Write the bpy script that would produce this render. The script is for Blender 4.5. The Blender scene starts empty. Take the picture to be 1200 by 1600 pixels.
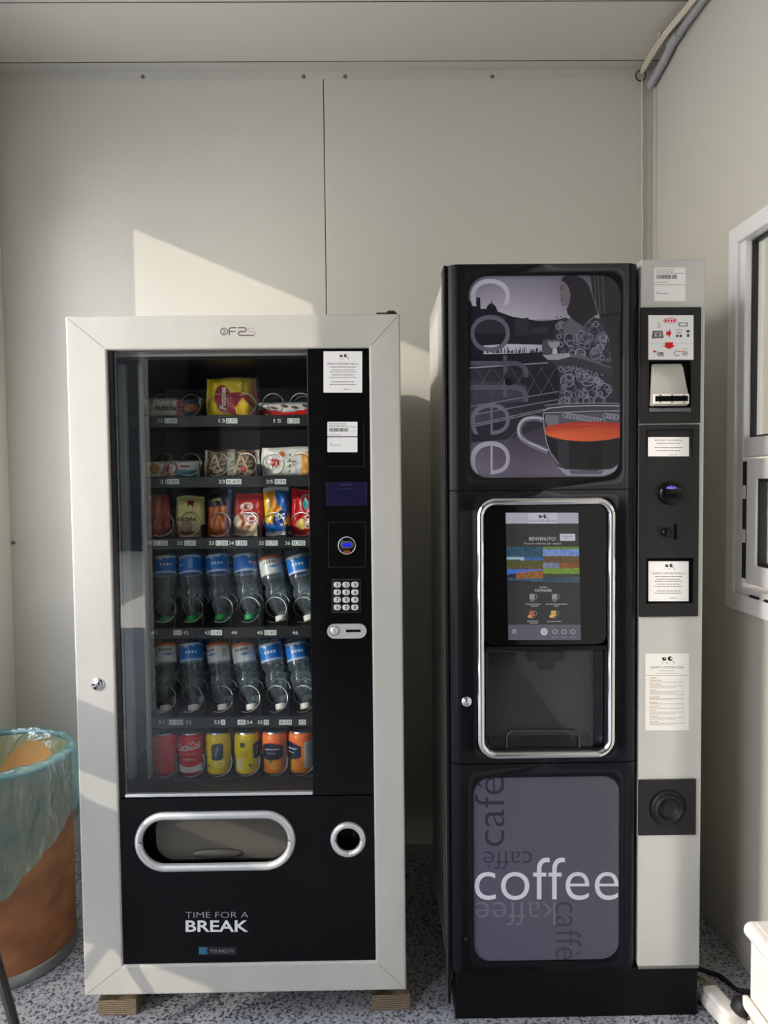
import bpy, bmesh, math, random
import numpy as np
from mathutils import Vector, Matrix
from mathutils.geometry import tessellate_polygon
random.seed(7)
rnd = random.Random(11)
PI = math.pi
S = bpy.context.scene
COL = S.collection

# ------------------------------------------------------------------ camera, light
F = 1175.0            # focal length in pixels of the 1200 x 1600 frame
H = 1.334             # eye height
YB = 2.69             # back wall
YS = 1.80             # front of the snack machine
YC = 1.78             # front of the coffee machine
XL, XR = -1.30, 0.99  # side walls
ay = np.array([586-600., -(748-800.), -F]); ay /= np.linalg.norm(ay)
ad = np.array([873-600., -(27425-800.), -F]); ad /= np.linalg.norm(ad)
az = -ad; az = az - az.dot(ay)*ay; az /= np.linalg.norm(az)
ax = np.cross(ay, az)
R = np.stack([ax, ay, az], 0)
cam_d = bpy.data.cameras.new('camera')
cam = bpy.data.objects.new('camera', cam_d); COL.objects.link(cam)
M3 = Matrix(R.tolist())
cam.matrix_world = Matrix.Translation((0, 0, H)) @ M3.to_4x4()
cam_d.sensor_fit = 'VERTICAL'; cam_d.sensor_height = 32.0
cam_d.lens = 32.0*F/1600.0
cam_d.clip_start = 0.02; cam_d.clip_end = 200
S.camera = cam

SUN_DIR = Vector((1.0, 0.80, -0.425)).normalized()
sd = bpy.data.lights.new('sun', 'SUN'); sd.energy = 2.25; sd.angle = math.radians(0.6)
sd.color = (1.0, 0.92, 0.80)
sun = bpy.data.objects.new('sun', sd); COL.objects.link(sun)
sun.rotation_euler = SUN_DIR.to_track_quat('-Z', 'Y').to_euler(); sun.location = (-6, -5, 6)

w = bpy.data.worlds.new('sky'); S.world = w; w.use_nodes = True
nt = w.node_tree; nt.nodes.clear()
out = nt.nodes.new('ShaderNodeOutputWorld'); bg = nt.nodes.new('ShaderNodeBackground')
tc = nt.nodes.new('ShaderNodeTexCoord'); sp = nt.nodes.new('ShaderNodeSeparateXYZ'); cr = nt.nodes.new('ShaderNodeValToRGB')
nt.links.new(tc.outputs['Generated'], sp.inputs[0]); nt.links.new(sp.outputs['Z'], cr.inputs[0])
cr.color_ramp.elements[0].position = 0.0; cr.color_ramp.elements[0].color = (1.0, 0.955, 0.87, 1)
cr.color_ramp.elements[1].position = 0.6; cr.color_ramp.elements[1].color = (0.74, 0.82, 0.98, 1)
nt.links.new(cr.outputs[0], bg.inputs[0]); nt.links.new(bg.outputs[0], out.inputs[0])
bg.inputs[1].default_value = 8.3
def portal(name, loc, rot, sx, sy):
    l = bpy.data.lights.new(name, 'AREA'); l.shape = 'RECTANGLE'; l.size = sx; l.size_y = sy
    l.cycles.is_portal = True
    o = bpy.data.objects.new(name, l); COL.objects.link(o); o.location = loc; o.rotation_euler = rot
portal('daylight_portal_left', (XL-0.02, 0.9, 1.25), (0, -PI/2, 0), 2.5, 3.2)
vs = S.view_settings
S.display_settings.display_device = 'sRGB'
vs.view_transform = 'Standard'; vs.look = 'None'; vs.exposure = 0.0; vs.gamma = 1.0; vs.use_curve_mapping = False
S.cycles.transparent_max_bounces = 32
S.cycles.max_bounces = 12
S.cycles.use_denoising = True

# ------------------------------------------------------------------ helpers
def W(px, py, Y):
    c = np.array([px-600., 800.-py, -F]); v = R @ c
    v = v*(Y/v[1]); return Vector((v[0], v[1], v[2]+H))
def WX(px, py, X):
    c = np.array([px-600., 800.-py, -F]); v = R @ c
    v = v*(X/v[0]); return Vector((v[0], v[1], v[2]+H))
def WZ(px, py, Z=0.0):
    c = np.array([px-600., 800.-py, -F]); v = R @ c
    v = v*((Z-H)/v[2]); return Vector((v[0], v[1], v[2]+H))
def lin(c):
    r = []
    for x in c[:3]:
        x = x/255.0
        r.append(x/12.92 if x <= 0.04045 else ((x+0.055)/1.055)**2.4)
    return tuple(r)+(1.0,)

def mat(name, col, rough=0.5, metal=0.0, spec=0.5, bump=None, mottle=None, coat=0.0, emit=None, ior=None):
    m = bpy.data.materials.new(name); m.use_nodes = True
    n = m.node_tree; p = n.nodes['Principled BSDF']
    c = lin(col)
    p.inputs['Base Color'].default_value = c
    p.inputs['Roughness'].default_value = rough
    p.inputs['Metallic'].default_value = metal
    p.inputs['Specular IOR Level'].default_value = spec
    p.inputs['Coat Weight'].default_value = coat
    t = n.nodes.new('ShaderNodeTexCoord')
    if bump:
        sc, st = bump[0], bump[1]
        nz = n.nodes.new('ShaderNodeTexNoise'); nz.inputs['Scale'].default_value = sc; nz.inputs['Detail'].default_value = 3
        mp = n.nodes.new('ShaderNodeMapping')
        if len(bump) > 2: mp.inputs['Scale'].default_value = bump[2]
        b = n.nodes.new('ShaderNodeBump'); b.inputs['Strength'].default_value = st; b.inputs['Distance'].default_value = 0.002
        n.links.new(t.outputs['Object'], mp.inputs[0]); n.links.new(mp.outputs[0], nz.inputs['Vector'])
        n.links.new(nz.outputs[0], b.inputs['Height']); n.links.new(b.outputs[0], p.inputs['Normal'])
    if mottle:
        sc, col2 = mottle[0], lin(mottle[1])
        nz = n.nodes.new('ShaderNodeTexNoise'); nz.inputs['Scale'].default_value = sc; nz.inputs['Detail'].default_value = 5
        mp = n.nodes.new('ShaderNodeMapping')
        if len(mottle) > 2: mp.inputs['Scale'].default_value = mottle[2]
        r = n.nodes.new('ShaderNodeValToRGB'); r.color_ramp.elements[0].position = 0.35; r.color_ramp.elements[1].position = 0.68
        r.color_ramp.elements[0].color = c; r.color_ramp.elements[1].color = col2
        n.links.new(t.outputs['Object'], mp.inputs[0]); n.links.new(mp.outputs[0], nz.inputs['Vector'])
        n.links.new(nz.outputs[0], r.inputs[0]); n.links.new(r.outputs[0], p.inputs['Base Color'])
    if emit:
        p.inputs['Emission Color'].default_value = lin(emit[0]); p.inputs['Emission Strength'].default_value = emit[1]
    return m
def print_mat(name, rough=0.5, spec=0.4, emit=0.0, coat=0.0, metal=0.0):
    m = bpy.data.materials.new(name); m.use_nodes = True
    n = m.node_tree; p = n.nodes['Principled BSDF']
    a = n.nodes.new('ShaderNodeVertexColor'); a.layer_name = 'ink'
    p.inputs['Roughness'].default_value = rough; p.inputs['Specular IOR Level'].default_value = spec
    p.inputs['Coat Weight'].default_value = coat; p.inputs['Metallic'].default_value = metal
    if emit:
        p.inputs['Base Color'].default_value = (0.01, 0.01, 0.01, 1)
        n.links.new(a.outputs[0], p.inputs['Emission Color']); p.inputs['Emission Strength'].default_value = emit
    else:
        n.links.new(a.outputs[0], p.inputs['Base Color'])
    return m
def clear_mat(name, tint, gloss_rough, base, edge, milk=None):
    """thin clear sheet: transparent with a glossy reflection that grows towards grazing angles"""
    m = bpy.data.materials.new(name); m.use_nodes = True
    n = m.node_tree; n.nodes.clear()
    o = n.nodes.new('ShaderNodeOutputMaterial'); tr = n.nodes.new('ShaderNodeBsdfTransparent')
    gl = n.nodes.new('ShaderNodeBsdfGlossy'); mx = n.nodes.new('ShaderNodeMixShader')
    tr.inputs[0].default_value = tint+(1,); gl.inputs['Roughness'].default_value = gloss_rough
    lw = n.nodes.new('ShaderNodeLayerWeight'); lw.inputs[0].default_value = 0.5
    mr = n.nodes.new('ShaderNodeMapRange'); mr.inputs[3].default_value = base; mr.inputs[4].default_value = edge
    pw = n.nodes.new('ShaderNodeMath'); pw.operation = 'POWER'; pw.inputs[1].default_value = 2.2
    n.links.new(lw.outputs['Facing'], pw.inputs[0]); n.links.new(pw.outputs[0], mr.inputs[0])
    n.links.new(mr.outputs[0], mx.inputs[0]); n.links.new(tr.outputs[0], mx.inputs[1]); n.links.new(gl.outputs[0], mx.inputs[2])
    last = mx
    if milk:
        df = n.nodes.new('ShaderNodeBsdfDiffuse'); df.inputs[0].default_value = milk[0]+(1,)
        tl = n.nodes.new('ShaderNodeBsdfTranslucent'); tl.inputs[0].default_value = milk[0]+(1,)
        m1 = n.nodes.new('ShaderNodeMixShader'); m1.inputs[0].default_value = 0.5
        n.links.new(df.outputs[0], m1.inputs[1]); n.links.new(tl.outputs[0], m1.inputs[2])
        m2 = n.nodes.new('ShaderNodeMixShader'); m2.inputs[0].default_value = milk[1]
        n.links.new(mx.outputs[0], m2.inputs[1]); n.links.new(m1.outputs[0], m2.inputs[2]); last = m2
    n.links.new(last.outputs[0], o.inputs[0])
    return m

def tag(o, label=None, cat=None, group=None, kind=None):
    if label: o['label'] = label
    if cat: o['category'] = cat
    if group: o['group'] = group
    if kind: o['kind'] = kind
    return o
def wloc(o):
    v = Vector((0, 0, 0))
    while o is not None:
        v = v+o.location; o = o.parent
    return v
def thing(name, loc, label, cat, group=None):
    o = bpy.data.objects.new(name, None); COL.objects.link(o); o.location = loc; o.empty_display_size = 0.05
    return tag(o, label, cat, group)
def obj(name, bm, m, parent=None, smooth=False, kind=None, base=False, label=None):
    """bmesh in world coordinates -> ONE object with its origin at its own middle (or bottom middle)"""
    if smooth:
        for f in bm.faces: f.smooth = True
        if smooth == 'auto':
            for e in bm.edges:
                if len(e.link_faces) == 2 and e.calc_face_angle(0) > 0.6: e.smooth = False
    me = bpy.data.meshes.new(name)
    lo = Vector([min(v.co[i] for v in bm.verts) for i in range(3)]); hi = Vector([max(v.co[i] for v in bm.verts) for i in range(3)])
    c = (lo+hi)/2
    if base: c.z = lo.z
    for v in bm.verts: v.co -= c
    bm.to_mesh(me); bm.free()
    for mm in (m if isinstance(m, (list, tuple)) else [m]): me.materials.append(mm)
    o = bpy.data.objects.new(name, me); COL.objects.link(o)
    o.location = c-wloc(parent) if parent else c
    if parent: o.parent = parent
    if kind: o['kind'] = kind
    if label: o['label'] = label
    return o
def box(bm, x0, x1, y0, y1, z0, z1, bev=0.0, seg=2, mi=0):
    if x0 > x1: x0, x1 = x1, x0
    if y0 > y1: y0, y1 = y1, y0
    if z0 > z1: z0, z1 = z1, z0
    r = bmesh.ops.create_cube(bm, size=1.0)
    for v in r['verts']:
        v.co = Vector(((x0+x1)/2+v.co.x*(x1-x0), (y0+y1)/2+v.co.y*(y1-y0), (z0+z1)/2+v.co.z*(z1-z0)))
    fs = set(f for v in r['verts'] for f in v.link_faces)
    for f in fs: f.material_index = mi
    if bev > 0:
        es = list(set(e for v in r['verts'] for e in v.link_edges))
        q = bmesh.ops.bevel(bm, geom=es, offset=bev, segments=seg, affect='EDGES', profile=0.5)
        for f in q['faces']: f.material_index = mi
    return bm
def B(): return bmesh.new()
def bx(*a, **k): return box(B(), *a, **k)
def pxbox(bm, x0, y0, x1, y1, Yf, Yb, bev=0.0, seg=2, mi=0):
    """box whose front face covers a pixel rectangle measured on the plane Y = Yf"""
    a = W(x0, y0, Yf); b = W(x1, y0, Yf); c = W(x1, y1, Yf); d = W(x0, y1, Yf)
    return box(bm, (a.x+d.x)/2, (b.x+c.x)/2, Yf, Yb, (c.z+d.z)/2, (a.z+b.z)/2, bev, seg, mi)
def pr(x0, y0, x1, y1, Y):
    a = W(x0, y0, Y); b = W(x1, y0, Y); c = W(x1, y1, Y); d = W(x0, y1, Y)
    return (a.x+d.x)/2, (b.x+c.x)/2, (c.z+d.z)/2, (a.z+b.z)/2     # x0 x1 z0 z1
def rr(x0, x1, z0, z1, r, n=8):
    r = min(r, (x1-x0)/2-1e-5, (z1-z0)/2-1e-5); P = []
    for cx, cz, a0 in ((x1-r, z1-r, 0), (x0+r, z1-r, PI/2), (x0+r, z0+r, PI), (x1-r, z0+r, 1.5*PI)):
        for i in range(n+1):
            a = a0+PI/2*i/n; P.append((cx+r*math.cos(a), cz+r*math.sin(a)))
    return P
def rect_like(loop, x0, x1, z0, z1):
    """points on a rectangle, one for each point of a rounded loop, for bridging"""
    out_ = []; cx = (x0+x1)/2; cz = (z0+z1)/2
    n = len(loop)//4
    cor = [(x1, z1), (x0, z1), (x0, z0), (x1, z0)]
    for k in range(4):
        for i in range(n): out_.append(cor[k])
    return out_
def ringface(bm, outer, inner, y0, y1, mi=0):
    """flat ring (frame) with thickness between two loops of equal length in XZ"""
    n = len(outer)
    def mk(L, y): return [bm.verts.new((p[0], y, p[1])) for p in L]
    a, b, c, d = mk(outer, y0), mk(inner, y0), mk(outer, y1), mk(inner, y1)
    for i in range(n):
        j = (i+1) % n
        for q in ((a[i], a[j], b[j], b[i]), (c[j], c[i], d[i], d[j]), (a[j], a[i], c[i], c[j]), (b[i], b[j], d[j], d[i])):
            if len(set((round(v.co.x, 7), round(v.co.y, 7), round(v.co.z, 7)) for v in q)) >= 3:
                try: bm.faces.new(q).material_index = mi
                except ValueError: pass
    bmesh.ops.remove_doubles(bm, verts=bm.verts[:], dist=1e-6)
    return bm
def plate(bm, loop, y0, y1, bev=0.0, mi=0):
    """solid plate from a loop in XZ"""
    a = [bm.verts.new((p[0], y0, p[1])) for p in loop]; b = [bm.verts.new((p[0], y1, p[1])) for p in loop]
    fs = [bm.faces.new(a), bm.faces.new(b[::-1])]
    n = len(loop)
    for i in range(n):
        fs.append(bm.faces.new((a[(i+1) % n], a[i], b[i], b[(i+1) % n])))
    for f in fs: f.material_index = mi
    if bev: bmesh.ops.bevel(bm, geom=list(fs[0].edges), offset=bev, segments=3, affect='EDGES', profile=0.5)
    return bm
def sweep(bm, path, prof, closed=True, up=None, mi=0):
    """sweep a closed profile [(n,b)] along a path; frame from tangent and the 'up' axis"""
    rings = []; n = len(path)
    for i, p in enumerate(path):
        p = Vector(p)
        if closed: t = (Vector(path[(i+1) % n])-Vector(path[i-1])).normalized()
        else: t = (Vector(path[min(i+1, n-1)])-Vector(path[max(i-1, 0)])).normalized()
        u = Vector(up) if up else (Vector((0, 0, 1)) if abs(t.z) < 0.9 else Vector((0, 1, 0)))
        s = t.cross(u).normalized(); u2 = s.cross(t).normalized()
        rings.append([bm.verts.new(p+s*a+u2*b) for a, b in prof])
    m = len(prof)
    for i in range(n if closed else n-1):
        A, C = rings[i], rings[(i+1) % n]
        for k in range(m):
            f = bm.faces.new((A[k], A[(k+1) % m], C[(k+1) % m], C[k])); f.material_index = mi
    if not closed:
        bm.faces.new(rings[0][::-1]).material_index = mi; bm.faces.new(rings[-1]).material_index = mi
    bmesh.ops.recalc_face_normals(bm, faces=bm.faces[:])
    return bm
def circ(r, n=10, r2=None): return [(r*math.cos(2*PI*i/n), (r2 or r)*math.sin(2*PI*i/n)) for i in range(n)]
def tube(bm, path, r, n=8, closed=False, mi=0): return sweep(bm, path, circ(r, n), closed, mi=mi)
def smooth_path(pts, k=6):
    P = [Vector(p) for p in pts]; out_ = []
    for i in range(len(P)-1):
        p0, p1, p2, p3 = P[max(i-1, 0)], P[i], P[i+1], P[min(i+2, len(P)-1)]
        for j in range(k):
            t = j/k
            out_.append(0.5*((2*p1)+(-p0+p2)*t+(2*p0-5*p1+4*p2-p3)*t*t+(-p0+3*p1-3*p2+p3)*t**3))
    out_.append(P[-1]); return out_
def lathe(bm, prof, n=24, M=None, mi=0, cap=(False, False), wob=None):
    """prof [(r,h)] about local z, then matrix M"""
    M = M or Matrix.Identity(4); rings = []
    for r, h in prof:
        ring = []
        for i in range(n):
            a = 2*PI*i/n; rr_, hh = (wob(a, r, h) if wob else (r, h))
            ring.append(bm.verts.new(M @ Vector((rr_*math.cos(a), rr_*math.sin(a), hh))))
        rings.append(ring)
    for k in range(len(rings)-1):
        for i in range(n):
            j = (i+1) % n
            bm.faces.new((rings[k][i], rings[k][j], rings[k+1][j], rings[k+1][i])).material_index = mi
    if cap[0]: bm.faces.new(rings[0][::-1]).material_index = mi
    if cap[1]: bm.faces.new(rings[-1]).material_index = mi
    return bm
MY = Matrix.Rotation(PI/2, 4, 'X')     # local z -> world -y (towards the viewer)
def facing(x, y, z): return Matrix.Translation((x, y, z)) @ MY
def disc(bm, px, py, Y, r, t, n=32, bev=0.0, mi=0, inner=None):
    c = W(px, py, Y)
    if inner: prof = [(inner, 0), (r, 0), (r, t-bev), (r-bev, t), (inner+bev, t), (inner, t-bev), (inner, 0)]
    else: prof = [(r, 0), (r, t-bev), (r-bev, t), (0.0005, t)]
    return lathe(bm, prof, n, facing(c.x, Y, c.z), mi=mi, cap=(False, not inner))

_tc = {}
TEXT_RES = [3]
def text_geo(s, off=0.0, shear=0.0):
    k = (s, off, shear, TEXT_RES[0])
    if k not in _tc:
        cu = bpy.data.curves.new('t', 'FONT'); cu.body = s; cu.offset = off; cu.shear = shear; cu.resolution_u = TEXT_RES[0]
        o = bpy.data.objects.new('t', cu); COL.objects.link(o)
        dg = bpy.context.evaluated_depsgraph_get(); dg.update()
        me = bpy.data.meshes.new_from_object(o.evaluated_get(dg))
        V = [(v.co.x, v.co.y) for v in me.vertices]; Fc = [tuple(p.vertices) for p in me.polygons]
        bpy.data.meshes.remove(me); bpy.data.objects.remove(o); bpy.data.curves.remove(cu)
        xs = [v[0] for v in V]; ys = [v[1] for v in V]
        x0, x1, y0, y1 = min(xs), max(xs), min(ys), max(ys)
        V = [((a-x0)/(x1-x0), (b-y0)/(y1-y0)) for a, b in V]
        _tc[k] = (V, Fc)
    return _tc[k]

def clip_half(P, ax_, v, keep_greater):
    out_ = []
    for a, b in zip(P, P[1:]+P[:1]):
        ia = (a[ax_] >= v) == keep_greater or a[ax_] == v; ib = (b[ax_] >= v) == keep_greater or b[ax_] == v
        if ia: out_.append(a)
        if ia != ib:
            t_ = (v-a[ax_])/(b[ax_]-a[ax_]); out_.append((a[0]+(b[0]-a[0])*t_, a[1]+(b[1]-a[1])*t_))
    return out_
def clip_cells(P, cell):
    P = [(p_[0], p_[1]) for p_ in P]; res = [P]
    for ax_, c_ in ((0, cell[0]), (1, cell[1])):
        nxt = []
        for Q in res:
            lo_, hi_ = min(p_[ax_] for p_ in Q), max(p_[ax_] for p_ in Q); k = math.floor(lo_/c_)
            while k*c_ < hi_:
                A = clip_half(Q, ax_, k*c_, True)
                if len(A) > 2: A = clip_half(A, ax_, (k+1)*c_, False)
                if len(A) > 2:
                    B_ = [A[0]]+[b for a, b in zip(A, A[1:]) if abs(a[0]-b[0])+abs(a[1]-b[1]) > 1e-9]
                    if len(B_) > 2: nxt.append(B_)
                k += 1
        res = nxt
    return res
class Decal:
    """flat coloured shapes on a surface, drawn in the pixel units of the plane they lie on"""
    def __init__(s, fn, step=0.00012, cell=None):
        s.fn = fn; s.step = step; s.cell = cell; s.V = []; s.F = []; s.C = []; s.L = 0
    def _add(s, pts, faces, cols, layer):
        b = len(s.V)
        for p in pts: s.V.append(s.fn(p[0], p[1], layer*s.step))
        for f in faces:
            s.F.append([b+i for i in f]); s.C.append([cols[i] if isinstance(cols, list) else cols for i in f])
    def poly(s, pts, col, layer=1):
        if s.cell and not isinstance(col, list):
            for q_ in clip_cells(pts, s.cell): s._poly(q_, col, layer)
        else: s._poly(pts, col, layer)
    def _poly(s, pts, col, layer=1):
        tri = tessellate_polygon([[Vector((p[0], p[1], 0)) for p in pts]])
        c = [lin(q) for q in col] if isinstance(col, list) else lin(col)
        s._add(pts, [tuple(t) for t in tri], c, layer)
    def rect(s, x0, y0, x1, y1, col, layer=1): s.poly([(x0, y0), (x1, y0), (x1, y1), (x0, y1)], col, layer)
    def rrect(s, x0, y0, x1, y1, r, col, layer=1): s.poly(rr(x0, x1, y0, y1, r, 5), col, layer)
    def ell(s, cx, cy, rx, ry, col, layer=1, n=20, rot=0):
        s.poly([(cx+rx*math.cos(2*PI*i/n)*math.cos(rot)-ry*math.sin(2*PI*i/n)*math.sin(rot), cy+rx*math.cos(2*PI*i/n)*math.sin(rot)+ry*math.sin(2*PI*i/n)*math.cos(rot)) for i in range(n)], col, layer)
    def ring(s, cx, cy, rx, ry, w_, col, layer=1, n=24, a0=0, a1=2*PI):
        P = []; full = abs(a1-a0-2*PI) < 1e-6
        for i in range(n+1):
            a = a0+(a1-a0)*i/n
            P.append((cx+rx*math.cos(a), cy+ry*math.sin(a))); P.append((cx+(rx-w_)*math.cos(a), cy+(ry-w_)*math.sin(a)))
        s._add(P, [(2*i, 2*i+1, 2*i+3, 2*i+2) for i in range(n)], lin(col), layer)
    def line(s, pts, w_, col, layer=1):
        for (a, b), (c, d) in zip(pts[:-1], pts[1:]):
            L = math.hypot(c-a, d-b) or 1; nx, ny = -(d-b)/L*w_/2, (c-a)/L*w_/2
            s.poly([(a+nx, b+ny), (c+nx, d+ny), (c-nx, d-ny), (a-nx, b-ny)], col, layer)
    def text(s, t, x0, y0, x1, y1, col, layer=2, rot=0, off=0.0, shear=0.0):
        V, Fc = text_geo(t, off, shear); P = []
        for u, v in V:
            if rot == 0: p = (x0+u*(x1-x0), y1-v*(y1-y0))
            elif rot == 180: p = (x1-u*(x1-x0), y0+v*(y1-y0))
            elif rot == 90: p = (x1-(1-v)*(x1-x0), y0+u*(y1-y0))      # reads downwards
            else: p = (x1-v*(x1-x0) if rot == 271 else x0+(1-v)*(x1-x0), y1-u*(y1-y0))   # reads upwards
            P.append(p)
        s._add(P, Fc, lin(col), layer)
    def words(s, x0, x1, y, h, col, layer=2, seed=0):
        """a line of print too small to read"""
        q = random.Random(seed+int(y*10)); x = x0
        while x < x1:
            L = min(q.uniform(1.2, 5.5)*h*0.9, x1-x)
            s.rect(x, y-h/2, x+L, y+h/2, col, layer); x += L+h*0.7
    def grid(s, x0, y0, x1, y1, nx, ny, f, layer=1):
        P = [(x0+(x1-x0)*i/nx, y0+(y1-y0)*j/ny) for j in range(ny+1) for i in range(nx+1)]
        C = [lin(f(i/nx, j/ny)) for j in range(ny+1) for i in range(nx+1)]
        s._add(P, [(j*(nx+1)+i, j*(nx+1)+i+1, (j+1)*(nx+1)+i+1, (j+1)*(nx+1)+i) for j in range(ny) for i in range(nx)], C, layer)
    def build(s, name, m, parent=None, label=None):
        c = sum(s.V, Vector())/len(s.V)
        me = bpy.data.meshes.new(name); me.from_pydata([tuple(v-c) for v in s.V], [], s.F)
        at = me.color_attributes.new('ink', 'FLOAT_COLOR', 'CORNER')
        flat = [x for f in s.C for q in f for x in q]; at.data.foreach_set('color', flat)
        me.materials.append(m)
        o = bpy.data.objects.new(name, me); COL.objects.link(o)
        o.location = c-wloc(parent) if parent else c
        if parent: o.parent = parent
        if label: o['label'] = label
        return o
def flat(Y):
    return lambda x, y, d: W(x, y, Y)+Vector((0, -d, 0))
def copy_tree(o, parent=None):
    c = o.copy(); COL.objects.link(c); c.parent = parent
    for ch in list(o.children): copy_tree(ch, c)
    return c

# ------------------------------------------------------------------ materials
M = {}
M['wall'] = mat('coated_steel_wall', (199, 196, 187), 0.36, 0.0, 0.5, bump=(260, 0.22))
M['ceiling'] = mat('coated_steel_ceiling', (204, 200, 190), 0.45, bump=(300, 0.06))
M['trim'] = mat('trim_paint', (192, 190, 182), 0.4)
M['seam'] = mat('seam_gap', (46, 44, 40), 0.9)
M['alu'] = mat('anodised_aluminium', (190, 187, 180), 0.42, 0.0, 0.5, bump=(60, 0.03), mottle=(9, (180, 178, 171), (1, 1, 0.35)))
M['alu_line'] = mat('joint_grey', (90, 90, 88), 0.8)  # plain grey for joint lines and the button ring
M['black'] = mat('black_gloss_panel', (9, 9, 10), 0.20, 0.0, 0.22, bump=(500, 0.02))
M['black_soft'] = mat('black_satin', (13, 14, 16), 0.42, 0.0, 0.25, bump=(700, 0.05))
M['black_mod'] = mat('black_moulded_plastic', (32, 32, 33), 0.5, 0.0, 0.3, bump=(900, 0.05))
M['blackest'] = mat('deep_black', (6, 6, 7), 0.8, 0, 0.1)
M['door_black'] = mat('satin_black_door', (13, 15, 19), 0.34, 0.0, 0.2, bump=(900, 0.08))
M['chrome'] = mat('chrome', (225, 225, 228), 0.08, 1.0)
M['satin'] = mat('satin_silver', (216, 216, 214), 0.32, 0.5)
M['steel'] = mat('brushed_steel', (150, 150, 150), 0.32, 0.9, bump=(80, 0.1, (1, 1, 12)))
M['rail'] = mat('galvanised_rail', (168, 180, 174), 0.4, 0.3)
M['flap'] = mat('smoked_flap', (90, 85, 77), 0.45, 0.2, 0.5, bump=(140, 0.25, (3, 1, 0.5)))
M['liner'] = mat('dark_liner', (26, 28, 30), 0.4, 0.0, 0.4)
M['liner_back'] = mat('grey_liner', (170, 174, 176), 0.35, 0.2, 0.5)
M['tray'] = mat('tray_black', (22, 22, 24), 0.4)
M['wire'] = mat('coil_wire', (190, 188, 184), 0.3, 0.8)
M['wire_dark'] = mat('coil_wire_dark', (90, 92, 98), 0.3, 0.8)
M['glass'] = clear_mat('machine_glass', (0.96, 0.98, 0.98), 0.0, 0.022, 0.9)
M['smoke'] = clear_mat('smoked_glass', (0.55, 0.56, 0.58), 0.02, 0.06, 0.9)
M['pane'] = clear_mat('window_glass', (0.92, 0.95, 0.94), 0.0, 0.06, 0.8)
M['pet'] = clear_mat('clear_bottle', (0.86, 0.93, 0.95), 0.06, 0.05, 0.75, milk=((0.75, 0.85, 0.9), 0.10))
M['paper'] = print_mat('paper_print', 0.6, 0.3)
M['ink'] = print_mat('panel_print', 0.4, 0.4)
M['poster'] = print_mat('gloss_poster', 0.14, 0.35)
M['screen'] = print_mat('screen_light', 0.08, 0.5, emit=0.75)
M['wrap'] = print_mat('foil_wrap', 0.32, 0.5)
M['tin'] = print_mat('can_print', 0.25, 0.6)
M['tin_top'] = mat('can_end', (175, 178, 182), 0.28, 0.9)
M['col'] = mat('grey_column_paint', (194, 194, 190), 0.38, 0.2, 0.5, bump=(40, 0.02, (1, 1, .1)), mottle=(5, (188, 188, 184)))
M['side'] = mat('grey_side_paint', (190, 188, 180), 0.45)
M['pvc'] = mat('white_pvc', (226, 225, 226), 0.35)
M['white'] = mat('white_plastic', (240, 232, 222), 0.4)
M['rubber'] = mat('black_rubber', (20, 20, 21), 0.6)
M['card'] = mat('fibreboard', (128, 80, 48), 0.6, mottle=(9, (164, 108, 66), (1, 1, 1.6)), bump=(60, 0.2))
M['card_in'] = mat('fibreboard_inside', (226, 158, 88), 0.6)
M['galv'] = mat('galvanised_hoop', (150, 155, 152), 0.35, 0.8)
M['bag'] = clear_mat('teal_polythene', (0.68, 0.89, 0.88), 0.12, 0.08, 0.8, milk=((0.30, 0.72, 0.74), 0.20))
M['conduit'] = mat('grey_conduit', (168, 168, 170), 0.45)
M['cream'] = mat('cream_cable', (214, 204, 184), 0.55)
M['yellow'] = mat('yellow_cable', (196, 180, 90), 0.5)
M['screw'] = mat('screw_zinc', (120, 118, 112), 0.4, 0.7)

bn = M['bag'].node_tree; bnz = bn.nodes.new('ShaderNodeTexNoise'); bnz.inputs['Scale'].default_value = 22; bnz.inputs['Detail'].default_value = 6; bnz.inputs['Distortion'].default_value = 1.6
btc = bn.nodes.new('ShaderNodeTexCoord'); bmp = bn.nodes.new('ShaderNodeMapping'); bmp.inputs['Scale'].default_value = (1, 1, 0.45); bb = bn.nodes.new('ShaderNodeBump'); bb.inputs['Strength'].default_value = 1.0; bb.inputs['Distance'].default_value = 0.02
bn.links.new(btc.outputs['Object'], bmp.inputs[0]); bn.links.new(bmp.outputs[0], bnz.inputs['Vector']); bn.links.new(bnz.outputs[0], bb.inputs['Height'])
for nd in bn.nodes:
    if nd.bl_idname in ('ShaderNodeBsdfGlossy', 'ShaderNodeBsdfDiffuse', 'ShaderNodeLayerWeight'): bn.links.new(bb.outputs[0], nd.inputs['Normal'])
# floor: speckled vinyl
fm = bpy.data.materials.new('speckled_vinyl'); fm.use_nodes = True
n = fm.node_tree; p = n.nodes['Principled BSDF']; p.inputs['Roughness'].default_value = 0.5
t = n.nodes.new('ShaderNodeTexCoord')
mp = n.nodes.new('ShaderNodeMapping'); mp.inputs['Scale'].default_value = (1, 1.0, 1)
n.links.new(t.outputs['Object'], mp.inputs[0])
nz = n.nodes.new('ShaderNodeTexNoise'); nz.inputs['Scale'].default_value = 135; nz.inputs['Detail'].default_value = 4; nz.inputs['Roughness'].default_value = 0.65
r1 = n.nodes.new('ShaderNodeValToRGB'); e = r1.color_ramp.elements
e[0].position = 0.40; e[0].color = lin((58, 62, 78)); e[1].position = 0.50; e[1].color = lin((172, 171, 174))
e2 = r1.color_ramp.elements.new(0.455); e2.color = lin((112, 115, 126))
n.links.new(mp.outputs[0], nz.inputs['Vector']); n.links.new(nz.outputs[0], r1.inputs[0]); n.links.new(r1.outputs[0], p.inputs['Base Color'])
M['floor'] = fm
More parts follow.
